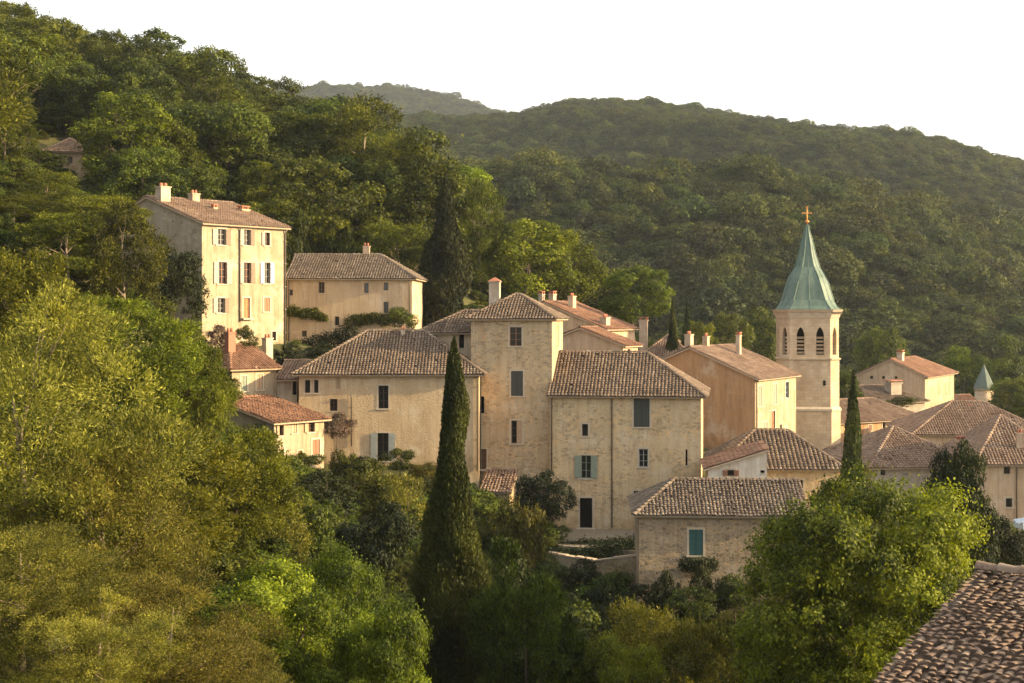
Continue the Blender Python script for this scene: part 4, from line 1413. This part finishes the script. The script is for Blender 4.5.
for i in range(4):
    proto('oak', 100 + i, 10, 8, 30, (0.85, 1.6), 19000, 0.23, 'oak', inner=0.5, zc=0.54, zr=0.46, low=-0.85)
for i in range(3):
    proto('pine', 120 + i, 10, 7.5, 34, (0.75, 1.4), 20000, 0.25, 'pine', inner=0.5, low=-0.85, zc=0.55, zr=0.45, aspect=0.32, mode='spray', flat=0.65, bark='bark_pale')
for i in range(3):
    proto('poplar', 140 + i, 10, 6, 30, (0.7, 1.2), 16000, 0.20, 'bright', inner=0.5, zc=0.56, zr=0.45)
for i in range(2):
    proto('evergreen', 150 + i, 8, 7, 32, (0.8, 1.35), 17000, 0.20, 'dark_leaf', zc=0.52, zr=0.46)
for i in range(3):
    proto('olive', 160 + i, 7, 7, 46, (0.6, 1.1), 80000, 0.10, 'olive', zc=0.55, zr=0.44, aspect=0.28, mode='spray', flat=0.85, bark='bark_pale', n_limb=8, low=-0.9, inner=0.25)
for i in range(2):
    proto('feather', 170 + i, 8, 7, 38, (0.7, 1.3), 50000, 0.16, 'gold_pine', zc=0.56, zr=0.43, aspect=0.38, mode='spray', flat=0.8, n_limb=7, low=-0.9, inner=0.42)
proto('soft', 176, 8, 7, 34, (0.75, 1.3), 52000, 0.15, 'oak', zc=0.56, zr=0.43, aspect=0.5, mode='spray', flat=0.8, low=-0.9, n_limb=6)
proto('maple', 180, 10, 9, 72, (0.8, 1.4), 130000, 0.12, 'maple', zc=0.53, zr=0.47, low=-0.85, n_limb=12, inner=0.3, r0=0.2)
for i in range(2):
    proto('near_oak', 185 + i, 8, 8, 38, (0.75, 1.3), 70000, 0.12, 'bright', zc=0.54, zr=0.45, n_limb=14, low=-0.8, inner=0.3)
proto('golden', 190, 6, 7, 38, (0.6, 1.05), 56000, 0.11, 'golden', zc=0.52, zr=0.46, aspect=0.35, mode='spray', low=-0.8, n_limb=10)
for i in range(3):
    proto('shrub', 200 + i, 3, 3.6, 17, (0.45, 0.8), 7000, 0.15, 'shrub', zc=0.45, zr=0.5, low=-0.9, n_limb=6)
for i in range(2):
    proto('dark_shrub', 210 + i, 3, 3.6, 17, (0.45, 0.8), 8000, 0.14, 'dark_leaf', zc=0.45, zr=0.5, low=-0.9, n_limb=6)
proto('grey_shrub', 215, 3, 3.4, 17, (0.42, 0.75), 8000, 0.13, 'olive', zc=0.45, zr=0.5, low=-0.9, n_limb=6, mode='spray', aspect=0.35)
proto('gold_shrub', 216, 3, 3.6, 17, (0.45, 0.8), 8000, 0.14, 'golden', zc=0.45, zr=0.5, low=-0.9, n_limb=6)
proto('pink_shrub', 217, 3, 3.2, 17, (0.42, 0.75), 6000, 0.14, 'flower', zc=0.45, zr=0.5, low=-0.9, n_limb=6)
for i in range(3):
    proto('far', 220 + i, 8, 8, 30, (1.0, 1.9), 2600, 0.50, 'far_leaf', zc=0.52, zr=0.46, low=-0.5, n_limb=4, inner=0.6)
CYP = ([0, 0.03, 0.12, 0.35, 0.6, 0.8, 0.92, 1.0], [0.55, 0.8, 1.0, 0.88, 0.62, 0.36, 0.16, 0.01])
proto('dense_dark', 236, 8, 7, 60, (0.6, 1.05), 46000, 0.14, 'dark_leaf', zc=0.5, zr=0.48, low=-0.9, n_limb=5, inner=0.4)
cone_proto('dark_cypress', 237, 10, 3.6, 20000, 0.22, 'dark_leaf', CYP, 0.25)
cone_proto('cypress', 230, 10, 2.6, 14000, 0.24, 'cypress', CYP)
cone_proto('cypress', 231, 10, 2.6, 14000, 0.24, 'cypress', CYP)
cone_proto('big_cypress', 232, 17, 4.4, 75000, 0.16, 'cypress', ([0, 0.05, 0.2, 0.36, 0.5, 0.66, 0.85, 0.95, 1.0], [0.8, 0.95, 1.0, 0.92, 0.62, 0.44, 0.28, 0.14, 0.01]), 0.27)
cone_proto('juniper', 233, 10, 5.0, 46000, 0.15, 'pine', ([0, 0.05, 0.3, 0.55, 0.75, 0.9, 1.0], [0.8, 0.95, 1.0, 0.85, 0.6, 0.35, 0.04]), 0.34, 0.8)
cone_proto('cedar', 234, 10, 5.6, 26000, 0.17, 'dark_leaf', ([0, 0.05, 0.25, 0.5, 0.75, 0.9, 1.0], [0.7, 1.0, 0.98, 0.72, 0.4, 0.17, 0.02]), 0.42, 0.2)

_prng = random.Random(77)
def plant(kind, x, y, h, w, name, label, cat='tree', group=None, z=None, sink=0.0, rz=None, idx=None):
    L = PROTO[kind]
    tm, cm, H, W = L[_prng.randrange(len(L)) if idx is None else idx % len(L)]
    zz = gz(x, y) if z is None else z
    root = empty(name, (x, y, zz - sink), _prng.uniform(0, 6.283) if rz is None else rz)
    root.scale = (w / W, w / W, h / H)
    tag(root, label, cat, group)
    o = bpy.data.objects.new("trunk" if cat == 'tree' else "stem", tm); COL.objects.link(o); o.parent = root
    o = bpy.data.objects.new("crown" if cat == 'tree' else "foliage", cm); COL.objects.link(o); o.parent = root
    return root

def tree(kind, px, top, D, w, name, label, cat='tree', group=None, hmin=2.0, hmax=18, base=None, idx=None):
    p = at(px, top, D)
    g = gz(p.x, p.y) if base is None else at(px, base, D).z
    h = p.z - g
    if not hmin <= h <= hmax:
        print("height", name, px, top, D, "ground", round(g, 1), "h", round(h, 1))
    h = max(h, 0.8)
    return plant(kind, p.x, p.y, h, w, name, label, cat, group, z=g, idx=idx)

# --- single trees, near to far
tree('olive', 34, 305, 37, 8.2, 'olive_tree', 'big silvery-gold olive tree filling the left edge', idx=0)
tree('olive', 165, 572, 33, 5.2, 'olive_tree', 'low olive tree at the bottom left below the feathery trees', idx=1)
tree('olive', 22, 520, 31, 4.6, 'olive_tree', 'olive tree in the bottom left corner in front of the biggest olive', idx=2)
tree('olive', 108, 438, 36, 5.2, 'olive_tree', 'olive tree leaning out of the right side of the biggest olive', idx=1)
tree('olive', 92, 600, 30, 4.0, 'olive_tree', 'small olive tree at the bottom edge between the two low olives', idx=0)
tree('olive', 215, 640, 36, 4.0, 'olive_tree', 'small olive tree at the bottom edge beside the round bright oak', idx=2)
tree('feather', 122, 290, 72, 8.2, 'pine_tree', 'wide feathery golden-green pine left of the small lit houses', idx=0)
tree('feather', 196, 338, 76, 4.2, 'pine_tree', 'feathery pine touching the small terracotta-roofed house', idx=1)
tree('feather', 235, 425, 66, 6.0, 'pine_tree', 'soft green pine below the small terracotta-roofed house', idx=0)
tree('feather', 18, 242, 62, 6.0, 'pine_tree', 'feathery pine at the left edge above the biggest olive', idx=1)
tree('feather', 150, 410, 56, 8.0, 'pine_tree', 'soft feathery pine in front of the wide golden-green one', idx=0)
tree('near_oak', 262, 556, 46, 6.6, 'oak_tree', 'bright round oak at the bottom, left of the two by the cypress', idx=0)
tree('near_oak', 372, 590, 44, 4.2, 'oak_tree', 'smaller bright oak against the foot of the big cypress', idx=1)
tree('near_oak', 322, 535, 52, 5.0, 'oak_tree', 'bright oak behind the round oak at the bottom', idx=1)
tree('big_cypress', 453, 338, 58, 3.3, 'cypress_tree', 'tallest dark cypress standing alone in the middle foreground')
tree('soft', 528, 536, 55, 4.6, 'tamarisk_tree', 'yellow-green soft round tree on the right flank of the big cypress', idx=0)
tree('maple', 858, 457, 52, 9.6, 'maple_tree', 'big bright leafy tree hiding the right end of the brown cottage')
tree('dense_dark', 962, 442, 74, 4.2, 'holm_oak_tree', 'dark spreading tree behind the big bright leafy tree')
tree('dense_dark', 990, 510, 78, 4.0, 'holm_oak_tree', 'dark bushy tree in front of the pale pink house wall')
tree('golden', 674, 590, 58, 7.6, 'broom_tree', 'yellow-tipped bushy tree below the brown cottage')
tree('near_oak', 600, 635, 54, 4.5, 'oak_tree', 'dim bushy oak at the bottom, left of the yellow-tipped tree', idx=0)
tree('evergreen', 543, 467, 104, 4.4, 'bay_tree', 'dense round dark green bay tree left of the dark doorway')
tree('gold_shrub', 522, 492, 92, 3.2, 'fig_tree', 'yellow-green bushy tree in front of the bay tree', idx=0)
tree('evergreen', 174, 243, 110, 4.8, 'bay_tree', 'dark dense tree against the left wall of the tall cream house')
tree('dark_cypress', 445, 175, 143, 5.0, 'cypress_tree', 'broad dark cypress right of the long ivy-clad house', idx=0)
tree('cypress', 672, 299, 152, 1.7, 'cypress_tree', 'slim cypress above the brown roofs, left of a pair', idx=0)
tree('cypress', 687, 301, 154, 1.7, 'cypress_tree', 'slim cypress above the brown roofs, right of a pair', idx=1)
tree('cypress', 853, 370, 106, 2.0, 'cypress_tree', 'narrow cypress standing beside the church tower', idx=1)
tree('poplar', 524, 216, 168, 10.5, 'poplar_tree', 'bright green broad tree right of the broad dark cypress', idx=0)
tree('poplar', 568, 225, 172, 9.0, 'poplar_tree', 'bright green tree above the three-chimney roof', idx=1)
tree('pine', 480, 178, 166, 7.0, 'pine_tree', 'tall pine just behind the broad dark cypress', idx=0)
tree('poplar', 634, 260, 176, 8.5, 'poplar_tree', 'bright green tree left of the slim cypress pair', idx=2)
tree('oak', 598, 266, 182, 6.0, 'oak_tree', 'dark green oak between the two bright green trees', idx=2)
tree('poplar', 126, 90, 150, 10.0, 'poplar_tree', 'brightest yellow-green tree on the left hill beside the hidden cottage', idx=0)
tree('poplar', 164, 112, 152, 7.5, 'poplar_tree', 'yellow-green tree touching the brightest one on the left hill', idx=1)
tree('pine', 95, 190, 108, 7.5, 'pine_tree', 'golden-green pine left of the tall cream house', idx=2)
tree('pine', 48, 170, 116, 6.5, 'pine_tree', 'large golden-green pine at the left edge below the hill cottage', idx=0)
tree('pine', 4, 95, 126, 5.0, 'pine_tree', 'golden pine at the far left edge on the hill', idx=1)
tree('pine', 125, 205, 100, 6.0, 'pine_tree', 'smaller golden pine nearest the cream house left wall', idx=1)
tree('oak', 730, 312, 205, 6.5, 'oak_tree', 'round lit oak behind the orange house chimneys', idx=0)
tree('poplar', 700, 318, 198, 5.0, 'poplar_tree', 'small bright tree right of the slim cypress pair', idx=0)
tree('oak', 762, 305, 212, 7.5, 'oak_tree', 'round lit oak immediately left of the church spire base', idx=3)
tree('oak', 846, 372, 165, 3.6, 'oak_tree', 'dark little oak between the church tower and the cream villa', idx=1)
tree('oak', 880, 326, 232, 9.0, 'oak_tree', 'rounded oak right of the bell openings, behind the cream villa', idx=0)
tree('poplar', 962, 342, 240, 7.5, 'poplar_tree', 'yellow-lit round tree behind the cream villa and turret', idx=1)
tree('oak', 1000, 345, 236, 8.5, 'oak_tree', 'broad olive-green oak behind the little turret', idx=2)
tree('shrub', 902, 397, 160, 3.2, 'shrub', 'round green shrub on the roofline below the cream villa', 'shrub', base=408)

tree('oak', 318, 102, 178, 13.5, 'oak_tree', 'tall dark oak on the crest of the hill, left of the far blue hill', idx=0, hmax=22)
tree('pine', 362, 97, 168, 13.5, 'pine_tree', 'tallest golden pine at the right end of the hillside wood', idx=1, hmax=22)
tree('pine', 406, 130, 162, 12.5, 'pine_tree', 'broad golden pine beside the broad dark cypress', idx=2, hmax=22)
tree('oak', 385, 165, 158, 9.0, 'oak_tree', 'oak under the broad golden pine, above the long house roof', idx=1, hmax=22)
tree('oak', 340, 165, 160, 9.0, 'oak_tree', 'oak with a bare trunk above the middle of the long house roof', idx=2, hmax=22)
tree('oak', 290, 135, 165, 11.5, 'oak_tree', 'oak rising behind the right corner of the tall cream house', idx=3, hmax=22)
tree('poplar', 272, 160, 152, 6.5, 'poplar_tree', 'light green tree just behind the tall cream house roof', idx=0, hmax=22)
tree('oak', 225, 125, 160, 11.5, 'oak_tree', 'oak directly above the chimneys of the tall cream house', idx=1, hmax=22)

tree('pine', 12, 195, 104, 6.5, 'pine_tree', 'golden pine at the left edge above the feathery one', idx=1)
tree('pine', 68, 205, 99, 6.5, 'pine_tree', 'golden pine in a row left of the cream house, in front of the larger ones', idx=2)

tree('oak', 38, 146, 146, 5.5, 'oak_tree', 'round oak in front of the hidden hill cottage', idx=3)
tree('oak', 20, 125, 168, 7.5, 'oak_tree', 'oak standing left of the hidden hill cottage', idx=1)
tree('oak', 66, 112, 172, 7.0, 'oak_tree', 'oak rising just behind the hidden hill cottage roof', idx=2)

# --- shrubs in the gardens
SH = [('shrub', 400, 448, 104, 2.4, 'round green shrub beside the grey-shuttered french window', 470), ('grey_shrub', 408, 462, 94, 3.6, 'grey-green olive bush left of the tall cypress', None),
      ('shrub', 355, 462, 95, 4.6, 'broad green shrub below the hipped ochre house', None), ('dark_shrub', 325, 470, 90, 4.0, 'dark shrub under the lowest small house', None),
      ('pink_shrub', 337, 410, 105.5, 2.1, 'dusty pink flowering bush against the ochre house corner', 440), ('shrub', 290, 458, 95, 3.0, 'green shrub at the foot of the lowest small house', None),
      ('gold_shrub', 345, 448, 103, 2.2, 'yellowish shrub below the pink flowering bush', None), ('dark_shrub', 260, 424, 100.5, 2.6, 'dark bush between the two small lit houses', 460),
      ('grey_shrub', 255, 480, 70, 5.0, 'feathery straw-coloured bush left of the round oaks', None), ('shrub', 300, 490, 76, 4.5, 'wide green bush between the oaks and the small houses', None),
      ('dark_shrub', 370, 505, 80, 4.2, 'dark rounded shrub in the shade left of the tall cypress', None), ('shrub', 225, 435, 82, 4.0, 'green bush left of the lowest small house', None),
      ('dark_shrub', 570, 560, 94, 3.6, 'dark round shrub under the garden wall', None), ('dark_shrub', 605, 585, 88, 3.6, 'dark shrub at the foot of the retaining wall', None),
      ('dark_shrub', 548, 590, 86, 3.8, 'dark green shrub right of the yellow-green soft tree', None), ('dark_shrub', 668, 572, 84.5, 2.4, 'dark creeper bush at the cottage wall', None),
      ('dark_shrub', 712, 560, 85, 2.2, 'small dark bush under the teal shutters', None), ('shrub', 580, 610, 78, 4.6, 'shaded green bush in the hollow below the garden wall', None),
      ('shrub', 640, 600, 76, 3.8, 'shaded bush left below the brown cottage', None), ('dark_shrub', 520, 560, 80, 3.4, 'dark bush behind the yellow-green soft tree', None),
      ('shrub', 318, 222, 150, 4.5, 'bright bush on the lawn above the long house roof, left one', None), ('shrub', 345, 228, 148, 4.0, 'bright bush above the long house roof beside its chimney', None),
      ('shrub', 297, 205, 145, 4.2, 'golden bush at the right corner of the tall cream house roof', None), ('shrub', 402, 308, 130, 2.6, 'green bush at the right end of the long house wall', 330),
      ('shrub', 246, 325, 112, 1.8, 'dark green potted bush in front of the tall cream house', 350), ('pink_shrub', 222, 322, 111, 1.8, 'rosy bush at the left foot of the tall cream house', 350),
      ('shrub', 482, 492, 101, 3.4, 'green bush below the brown door of the tower house', 520), ('gold_shrub', 500, 508, 97, 3.4, 'yellowish bush on the bank under the tower house', None), ('shrub', 455, 480, 103, 3.2, 'green bush at the foot of the ochre house behind the tall cypress', None), ('dark_shrub', 425, 478, 101, 2.8, 'dark bush on the bank right of the french window', None),
      ('shrub', 296, 340, 126, 3.0, 'green bush at the joint of the cream house and the long house', 360), ('dark_shrub', 287, 344, 119, 3.4, 'dark bush between the pale chimney and the hipped roof', 374), ('dark_shrub', 318, 344, 124, 3.4, 'dark bush on the bank behind the hipped roof', 362), ('shrub', 305, 452, 102, 2.6, 'green bush against the front of the ochre house by the pink bush', 475), ('dark_shrub', 360, 458, 102, 2.6, 'dark bush under the window of the ochre house', 478), ('gold_shrub', 425, 462, 103, 2.4, 'yellowish bush at the ochre house wall left of the tall cypress', 480), ('dark_shrub', 652, 578, 85.5, 2.8, 'dark shrub at the left corner of the brown cottage', 612), ('shrub', 735, 574, 85, 3.0, 'green shrub between the teal shutters and the big leafy tree', 612), ('shrub', 692, 590, 83, 3.0, 'green shrub below the sill plant of the brown cottage', 618), ('shrub', 1008, 520, 96, 3.0, 'green shrub below the pale pink wall by the car', None), ('dark_shrub', 940, 470, 92, 3.6, 'dark shrub behind the crown of the bright leafy tree', None)]
for i, (k_, px, top, D, w, lab, base) in enumerate(SH):
    tree(k_, px, top, D, w, 'shrub', lab, 'shrub', base=base, hmin=0.8, hmax=8, idx=i)

def leafy_patch(name, label, blobs, mat, n, size, cat='shrub', seed=1):
    """foliage hanging on a wall or clipped as a hedge: blobs = [(world centre, (rx, ry, rz))]"""
    rng = np.random.default_rng(seed)
    o = Vector(blobs[0][0])
    C = np.array([Vector(c) - o for c, _ in blobs]); R = np.array([r for _, r in blobs])
    w = (R[:, 0] * R[:, 2]); w = w / w.sum()
    idx = rng.choice(len(C), n, p=w)
    d = unit(rng.normal(size=(n, 3)))
    p = C[idx] + d * R[idx] * (rng.uniform(0.5, 1.0, n) ** 0.5)[:, None] * (1 + 0.2 * rng.normal(size=(n, 1)).clip(-1, 1.5))
    q = leaf_quads(p, unit(d + rng.normal(size=(n, 3)) * 0.7), size, rng, 0.65)
    me = np_quads(name, q, np.clip(0.45 + 0.25 * rng.normal(size=n), 0, 1), M[mat])
    ob = bpy.data.objects.new(name, me); COL.objects.link(ob); ob.location = o
    tag(ob, label, cat)
    return ob
def row(px0, px1, py0, py1, D, n, r, seed):
    rr = random.Random(seed)
    out = []
    for i in range(n):
        t = i / max(1, n - 1)
        k = rr.uniform(0.75, 1.25)
        out.append((at(px0 + (px1 - px0) * t, py0 + (py1 - py0) * t + rr.uniform(-2, 2), D), (r[0] * k, r[1], r[2] * k)))
    return out
leafy_patch("climbing_ivy", "green creeper over the left half of the long house wall", row(289, 324, 311, 316, 132.6, 9, (0.5, 0.22, 0.45), 1), 'shrub', 2600, 0.16, 'climber', 1)
leafy_patch("climbing_ivy", "green creeper across the right half of the long house wall", row(350, 392, 320, 318, 132.4, 10, (0.5, 0.25, 0.5), 2), 'shrub', 3000, 0.16, 'climber', 2)
leafy_patch("hedge", "rounded dark hedge in front of the long house, above the hipped roof", row(290, 352, 353, 334, 128.5, 13, (0.85, 0.7, 0.8), 3), 'dark_leaf', 5000, 0.17, 'hedge', 3)
leafy_patch("hedge", "clipped dark green hedge on the terrace below the dark doorway", row(560, 634, 549, 545, 101.5, 13, (0.75, 0.6, 0.55), 4), 'dark_leaf', 7000, 0.14, 'hedge', 4)
leafy_patch("hedge", "dark hedge along the terrace edge above the low grey wall", row(556, 640, 556, 549, 99.2, 14, (0.8, 0.6, 0.6), 6), 'dark_leaf', 8000, 0.14, 'hedge', 6)
leafy_patch("climbing_ivy", "plant growing on the sill under the teal shutters", row(684, 712, 563, 566, 87.4, 6, (0.35, 0.3, 0.4), 5), 'dark_leaf', 2200, 0.12, 'climber', 5)

# --- the wood on the left hill
PROT = [(138, 290, 184, 345, 117), (284, 416, 238, 350, 132), (36, 88, 128, 170, 159), (418, 470, 176, 310, 144), (104, 176, 92, 150, 149)]
FOOT = [(-37, -14, 114, 141), (-23, -8, 128, 146), (-57, -46, 157, 168)]
def wood():
    rr = random.Random(4)
    pts = []
    tries = 0
    while len(pts) < 150 and tries < 30000:
        tries += 1
        y = rr.uniform(104, 262)
        px = rr.uniform(-60, 560)
        x = (px - CX) / F * y
        if y < 145 and px > 150: continue
        if px > 420 and y < 160: continue
        if px > 462 and y < 200: continue
        if any(a - 2 < x < b_ + 2 and c - 2 < y < d_ + 2 for a, b_, c, d_ in FOOT): continue
        h_ = rr.uniform(8.5, 14.5); w_ = h_ * rr.uniform(0.78, 1.05)
        z = gz(x, y)
        top = HY - F * (z + h_) / y; bot = HY - F * z / y; hw = F * w_ / 2 / y
        if any(y < dd and px + hw > a and px - hw < b_ and top < d_ - 4 and bot > c for a, b_, c, d_, dd in PROT): continue
        if any((x - q[0]) ** 2 + (y - q[1]) ** 2 < (0.385 * (w_ + q[3])) ** 2 for q in pts): continue
        sky_row = np.interp(px, [-60, 0, 60, 110, 130, 190, 240, 285, 300, 330, 350, 385, 410, 440, 470, 500, 560, 600], [-30, -8, 10, 38, 18, 42, 60, 88, 104, 108, 98, 100, 128, 150, 178, 200, 222, 235])
        if top < sky_row - 1: 
            h_ -= (sky_row - 1 - top) / F * y
            if h_ < 5: continue
        pts.append((x, y, h_, w_, px, top))
    for (x, y, h_, w_, px, top) in pts:
        k_ = rr.choices(['oak', 'pine', 'evergreen', 'poplar'], [0.58, 0.27, 0.08, 0.07])[0]
        if px < 120 and y < 150: k_ = rr.choice(['pine', 'pine', 'oak'])
        nm = {'oak': 'oak_tree', 'pine': 'pine_tree', 'evergreen': 'holm_oak_tree', 'poplar': 'ash_tree'}[k_]
        desc = {'oak': 'green round-crowned oak', 'pine': 'golden-green loose pine', 'evergreen': 'dark holm oak', 'poplar': 'light green ash'}[k_]
        where = ('in the wood at the left edge of the hill' if px < 120 else 'in the wood above the tall cream house' if px < 300 else 'in the wood above the long ivy-clad house' if px < 430 else 'in the wood behind the broad dark cypress')
        if y > 185: where = where.replace('in the wood', 'along the crest of the wood', 1)
        plant(k_, x, y, h_, w_, nm, desc + ' ' + where, 'tree', desc + 's ' + where)
    print("wood trees", len(pts))
wood()

# --- trees in the valley behind the village
def valley():
    rr = random.Random(9)
    pts = []
    while len(pts) < 46:
        y = rr.uniform(188, 262); px = rr.uniform(575, 1075)
        x = (px - CX) / F * y
        if 845 < px < 990 and y < 225: continue
        if any((x - q[0]) ** 2 + (y - q[1]) ** 2 < 22 for q in pts): continue
        pts.append((x, y))
        h_ = rr.uniform(5.0, 8.5)
        k_ = rr.choice(['oak', 'oak', 'pine', 'poplar'])
        where = 'behind the roofs left of the church' if px < 780 else 'in the valley right of the church'
        d_ = {'oak': 'rounded oak', 'pine': 'loose pine', 'poplar': 'light green ash'}[k_]
        plant(k_, x, y, h_, h_ * rr.uniform(0.85, 1.1), {'oak': 'oak_tree', 'pine': 'pine_tree', 'poplar': 'ash_tree'}[k_], d_ + ' ' + where, 'tree', d_ + 's ' + where)
valley()
for i, (px, top) in enumerate(((572, 96), (589, 98.5), (592.5, 98), (605, 99), (610, 97))):
    p = at(px, top, 893)
    plant('pine' if i in (0, 4) else 'cypress', p.x, p.y, p.z - gz(p.x, p.y), (6, 2.5, 3, 3, 7)[i], 'pine_tree' if i in (0, 4) else 'cypress_tree', 'tiny lone tree standing up on the far ridge line', 'tree', 'lone trees on the far ridge line')

# ------------------------------------------------------------------ masses: far woods, undergrowth
def scatter(name, pts, scl, protos, label, cat):
    """one object of kind stuff: points that carry instances of crown meshes"""
    n = len(pts)
    me = bpy.data.meshes.new(name)
    me.vertices.add(n); me.vertices.foreach_set("co", pts.astype(np.float32).ravel())
    a = me.attributes.new("scl", 'FLOAT_VECTOR', 'POINT'); a.data.foreach_set("vector", scl.astype(np.float32).ravel())
    rng = np.random.default_rng(n)
    rot = np.zeros((n, 3)); rot[:, 2] = rng.uniform(0, 6.283, n)
    a = me.attributes.new("rot", 'FLOAT_VECTOR', 'POINT'); a.data.foreach_set("vector", rot.astype(np.float32).ravel())
    a = me.attributes.new("pick", 'INT', 'POINT'); a.data.foreach_set("value", rng.integers(0, len(protos), n).astype(np.int32))
    o = link(name, me)
    tag(o, label, cat, kind="stuff")
    ng = bpy.data.node_groups.new(name, 'GeometryNodeTree')
    ng.interface.new_socket("Geometry", in_out='INPUT', socket_type='NodeSocketGeometry')
    ng.interface.new_socket("Geometry", in_out='OUTPUT', socket_type='NodeSocketGeometry')
    N, L = ng.nodes, ng.links
    gi, go = N.new("NodeGroupInput"), N.new("NodeGroupOutput")
    mp = N.new("GeometryNodeMeshToPoints")
    ip = N.new("GeometryNodeInstanceOnPoints")
    jn = N.new("GeometryNodeJoinGeometry")
    for ob in protos:
        oi = N.new("GeometryNodeObjectInfo")
        oi.transform_space = 'ORIGINAL'
        oi.inputs["Object"].default_value = ob
        oi.inputs["As Instance"].default_value = True
        L.new(oi.outputs["Geometry"], jn.inputs[0])
    def attr(nm, ty):
        x = N.new("GeometryNodeInputNamedAttribute"); x.data_type = ty; x.inputs[0].default_value = nm
        return x.outputs[0]
    e2r = N.new("FunctionNodeEulerToRotation")
    L.new(attr("rot", 'FLOAT_VECTOR'), e2r.inputs[0])
    L.new(gi.outputs[0], mp.inputs[0]); L.new(mp.outputs[0], ip.inputs["Points"])
    L.new(jn.outputs[0], ip.inputs["Instance"])
    ip.inputs["Pick Instance"].default_value = True
    L.new(attr("pick", 'INT'), ip.inputs["Instance Index"])
    L.new(e2r.outputs[0], ip.inputs["Rotation"]); L.new(attr("scl", 'FLOAT_VECTOR'), ip.inputs["Scale"])
    L.new(ip.outputs[0], go.inputs[0])
    md = o.modifiers.new("scatter", 'NODES'); md.node_group = ng
    return o

# the crown objects the masses repeat belong to real trees of the far valley
far_objs = []
for i in range(3):
    px, D = (640, 790, 985)[i], (262, 268, 266)[i]
    x = (px - CX) / F * D
    r = plant('far', x, D, 7.5, 8.0, 'oak_tree', ('round oak at the valley edge far behind the slim cypress pair', 'round oak at the valley edge far behind the church spire', 'round oak at the valley edge far behind the turret')[i], idx=i)
    far_objs.append([c for c in r.children if c.name.startswith('crown')][0])
shrub_objs = []
for i, (px, D) in enumerate(((470, 90), (500, 97), (230, 92))):
    x = (px - CX) / F * D
    r = plant('shrub', x, D, 2.2, 3.0, 'shrub', ('small green shrub low behind the tall cypress', 'small green shrub at the foot of the tower house', 'small green shrub left under the lowest small house')[i], 'shrub', idx=i)
    shrub_objs.append([c for c in r.children if c.name.startswith('foliage')][0])

def far_woods():
    rng = np.random.default_rng(21)
    out = []
    for (y0, y1, n, xl, xr) in ((255, 330, 1500, -0.12, 0.42), (330, 480, 9000, -0.12, 0.42), (560, 950, 70000, -0.16, 0.42), (1300, 1820, 16000, -0.24, 0.06)):
        y = np.sqrt(rng.uniform(y0 ** 2, y1 ** 2, n)); x = rng.uniform(xl, xr, n) * y
        out.append(np.stack([x, y], 1))
    P = np.concatenate(out)
    z = ground_z(P[:, 0], P[:, 1])
    px = CX + F * P[:, 0] / P[:, 1]
    # a clearing of dry grass below the far slope
    edge = 18 * np.sin(px * 0.07) + 10 * np.sin(px * 0.19)
    clear = (P[:, 1] > 566 + edge * 0.5) & (P[:, 1] < 606 + edge * 0.4) & (px > 556) & (px < 705) & (rng.uniform(0, 1, len(P)) < 0.93)
    keep = ~clear
    P, z = P[keep], z[keep]
    s = np.clip(rng.lognormal(-0.66, 0.38, len(P)), 0.2, 1.5) * np.where(P[:, 1] > 1200, 1.1, np.where(P[:, 1] < 480, 1.05, 0.70))
    scl = np.stack([s * rng.uniform(0.9, 1.2, len(P)), s * rng.uniform(0.9, 1.2, len(P)), s * rng.uniform(0.7, 1.0, len(P))], 1)
    scatter("far_woodland", np.stack([P[:, 0], P[:, 1], z - 0.6], 1), scl, far_objs, "dense green woodland covering the far hills", "woodland")
far_woods()

def undergrowth():
    rng = np.random.default_rng(33)
    y = rng.uniform(44, 255, 8000); x = rng.uniform(-0.44, 0.40, 8000) * y
    keep = np.ones(len(y), bool)
    boxes = [(-38, -13, 113, 142), (-24, -7, 127, 146), (-18, 17, 107.0, 125), (2.5, 17, 93, 110), (7, 24, 87, 100), (-20, -12, 100, 122), (12, 45, 98, 165), (34, 46, 108, 128), (3, 30, 12, 36), (52, 66, 180, 215), (44, 62, 165, 200), (6, 22, 120, 170), (-57, -46, 157, 168)]
    for a, b_, c, d_ in boxes:
        keep &= ~((x > a) & (x < b_) & (y > c) & (y < d_))
    x, y = x[keep], y[keep]
    z = ground_z(x, y)
    s = np.clip(rng.normal(0.5, 0.18, len(x)), 0.2, 0.95)
    scl = np.stack([s * 1.3, s * 1.3, s * rng.uniform(0.6, 1.0, len(x))], 1)
    scatter("undergrowth", np.stack([x, y, z - 0.1], 1), scl, shrub_objs, "low green undergrowth covering the slopes between trees", "undergrowth")
undergrowth()

# ------------------------------------------------------------------ haze
def haze():
    a = MB()
    a.box(-1500, 1620, -60, 2700, -75, 330)
    m, nt, out = new_mat("thin_evening_haze")
    v = nt.nodes.new("ShaderNodeVolumePrincipled")
    v.inputs["Color"].default_value = (0.82, 0.89, 0.98, 1)
    v.inputs["Density"].default_value = 0.00009
    v.inputs["Anisotropy"].default_value = 0.25
    nt.links.new(v.outputs[0], out.inputs["Volume"])
    o = a.build("haze", m)
    tag(o, "thin evening haze over the valley", "haze", kind="stuff")
haze()
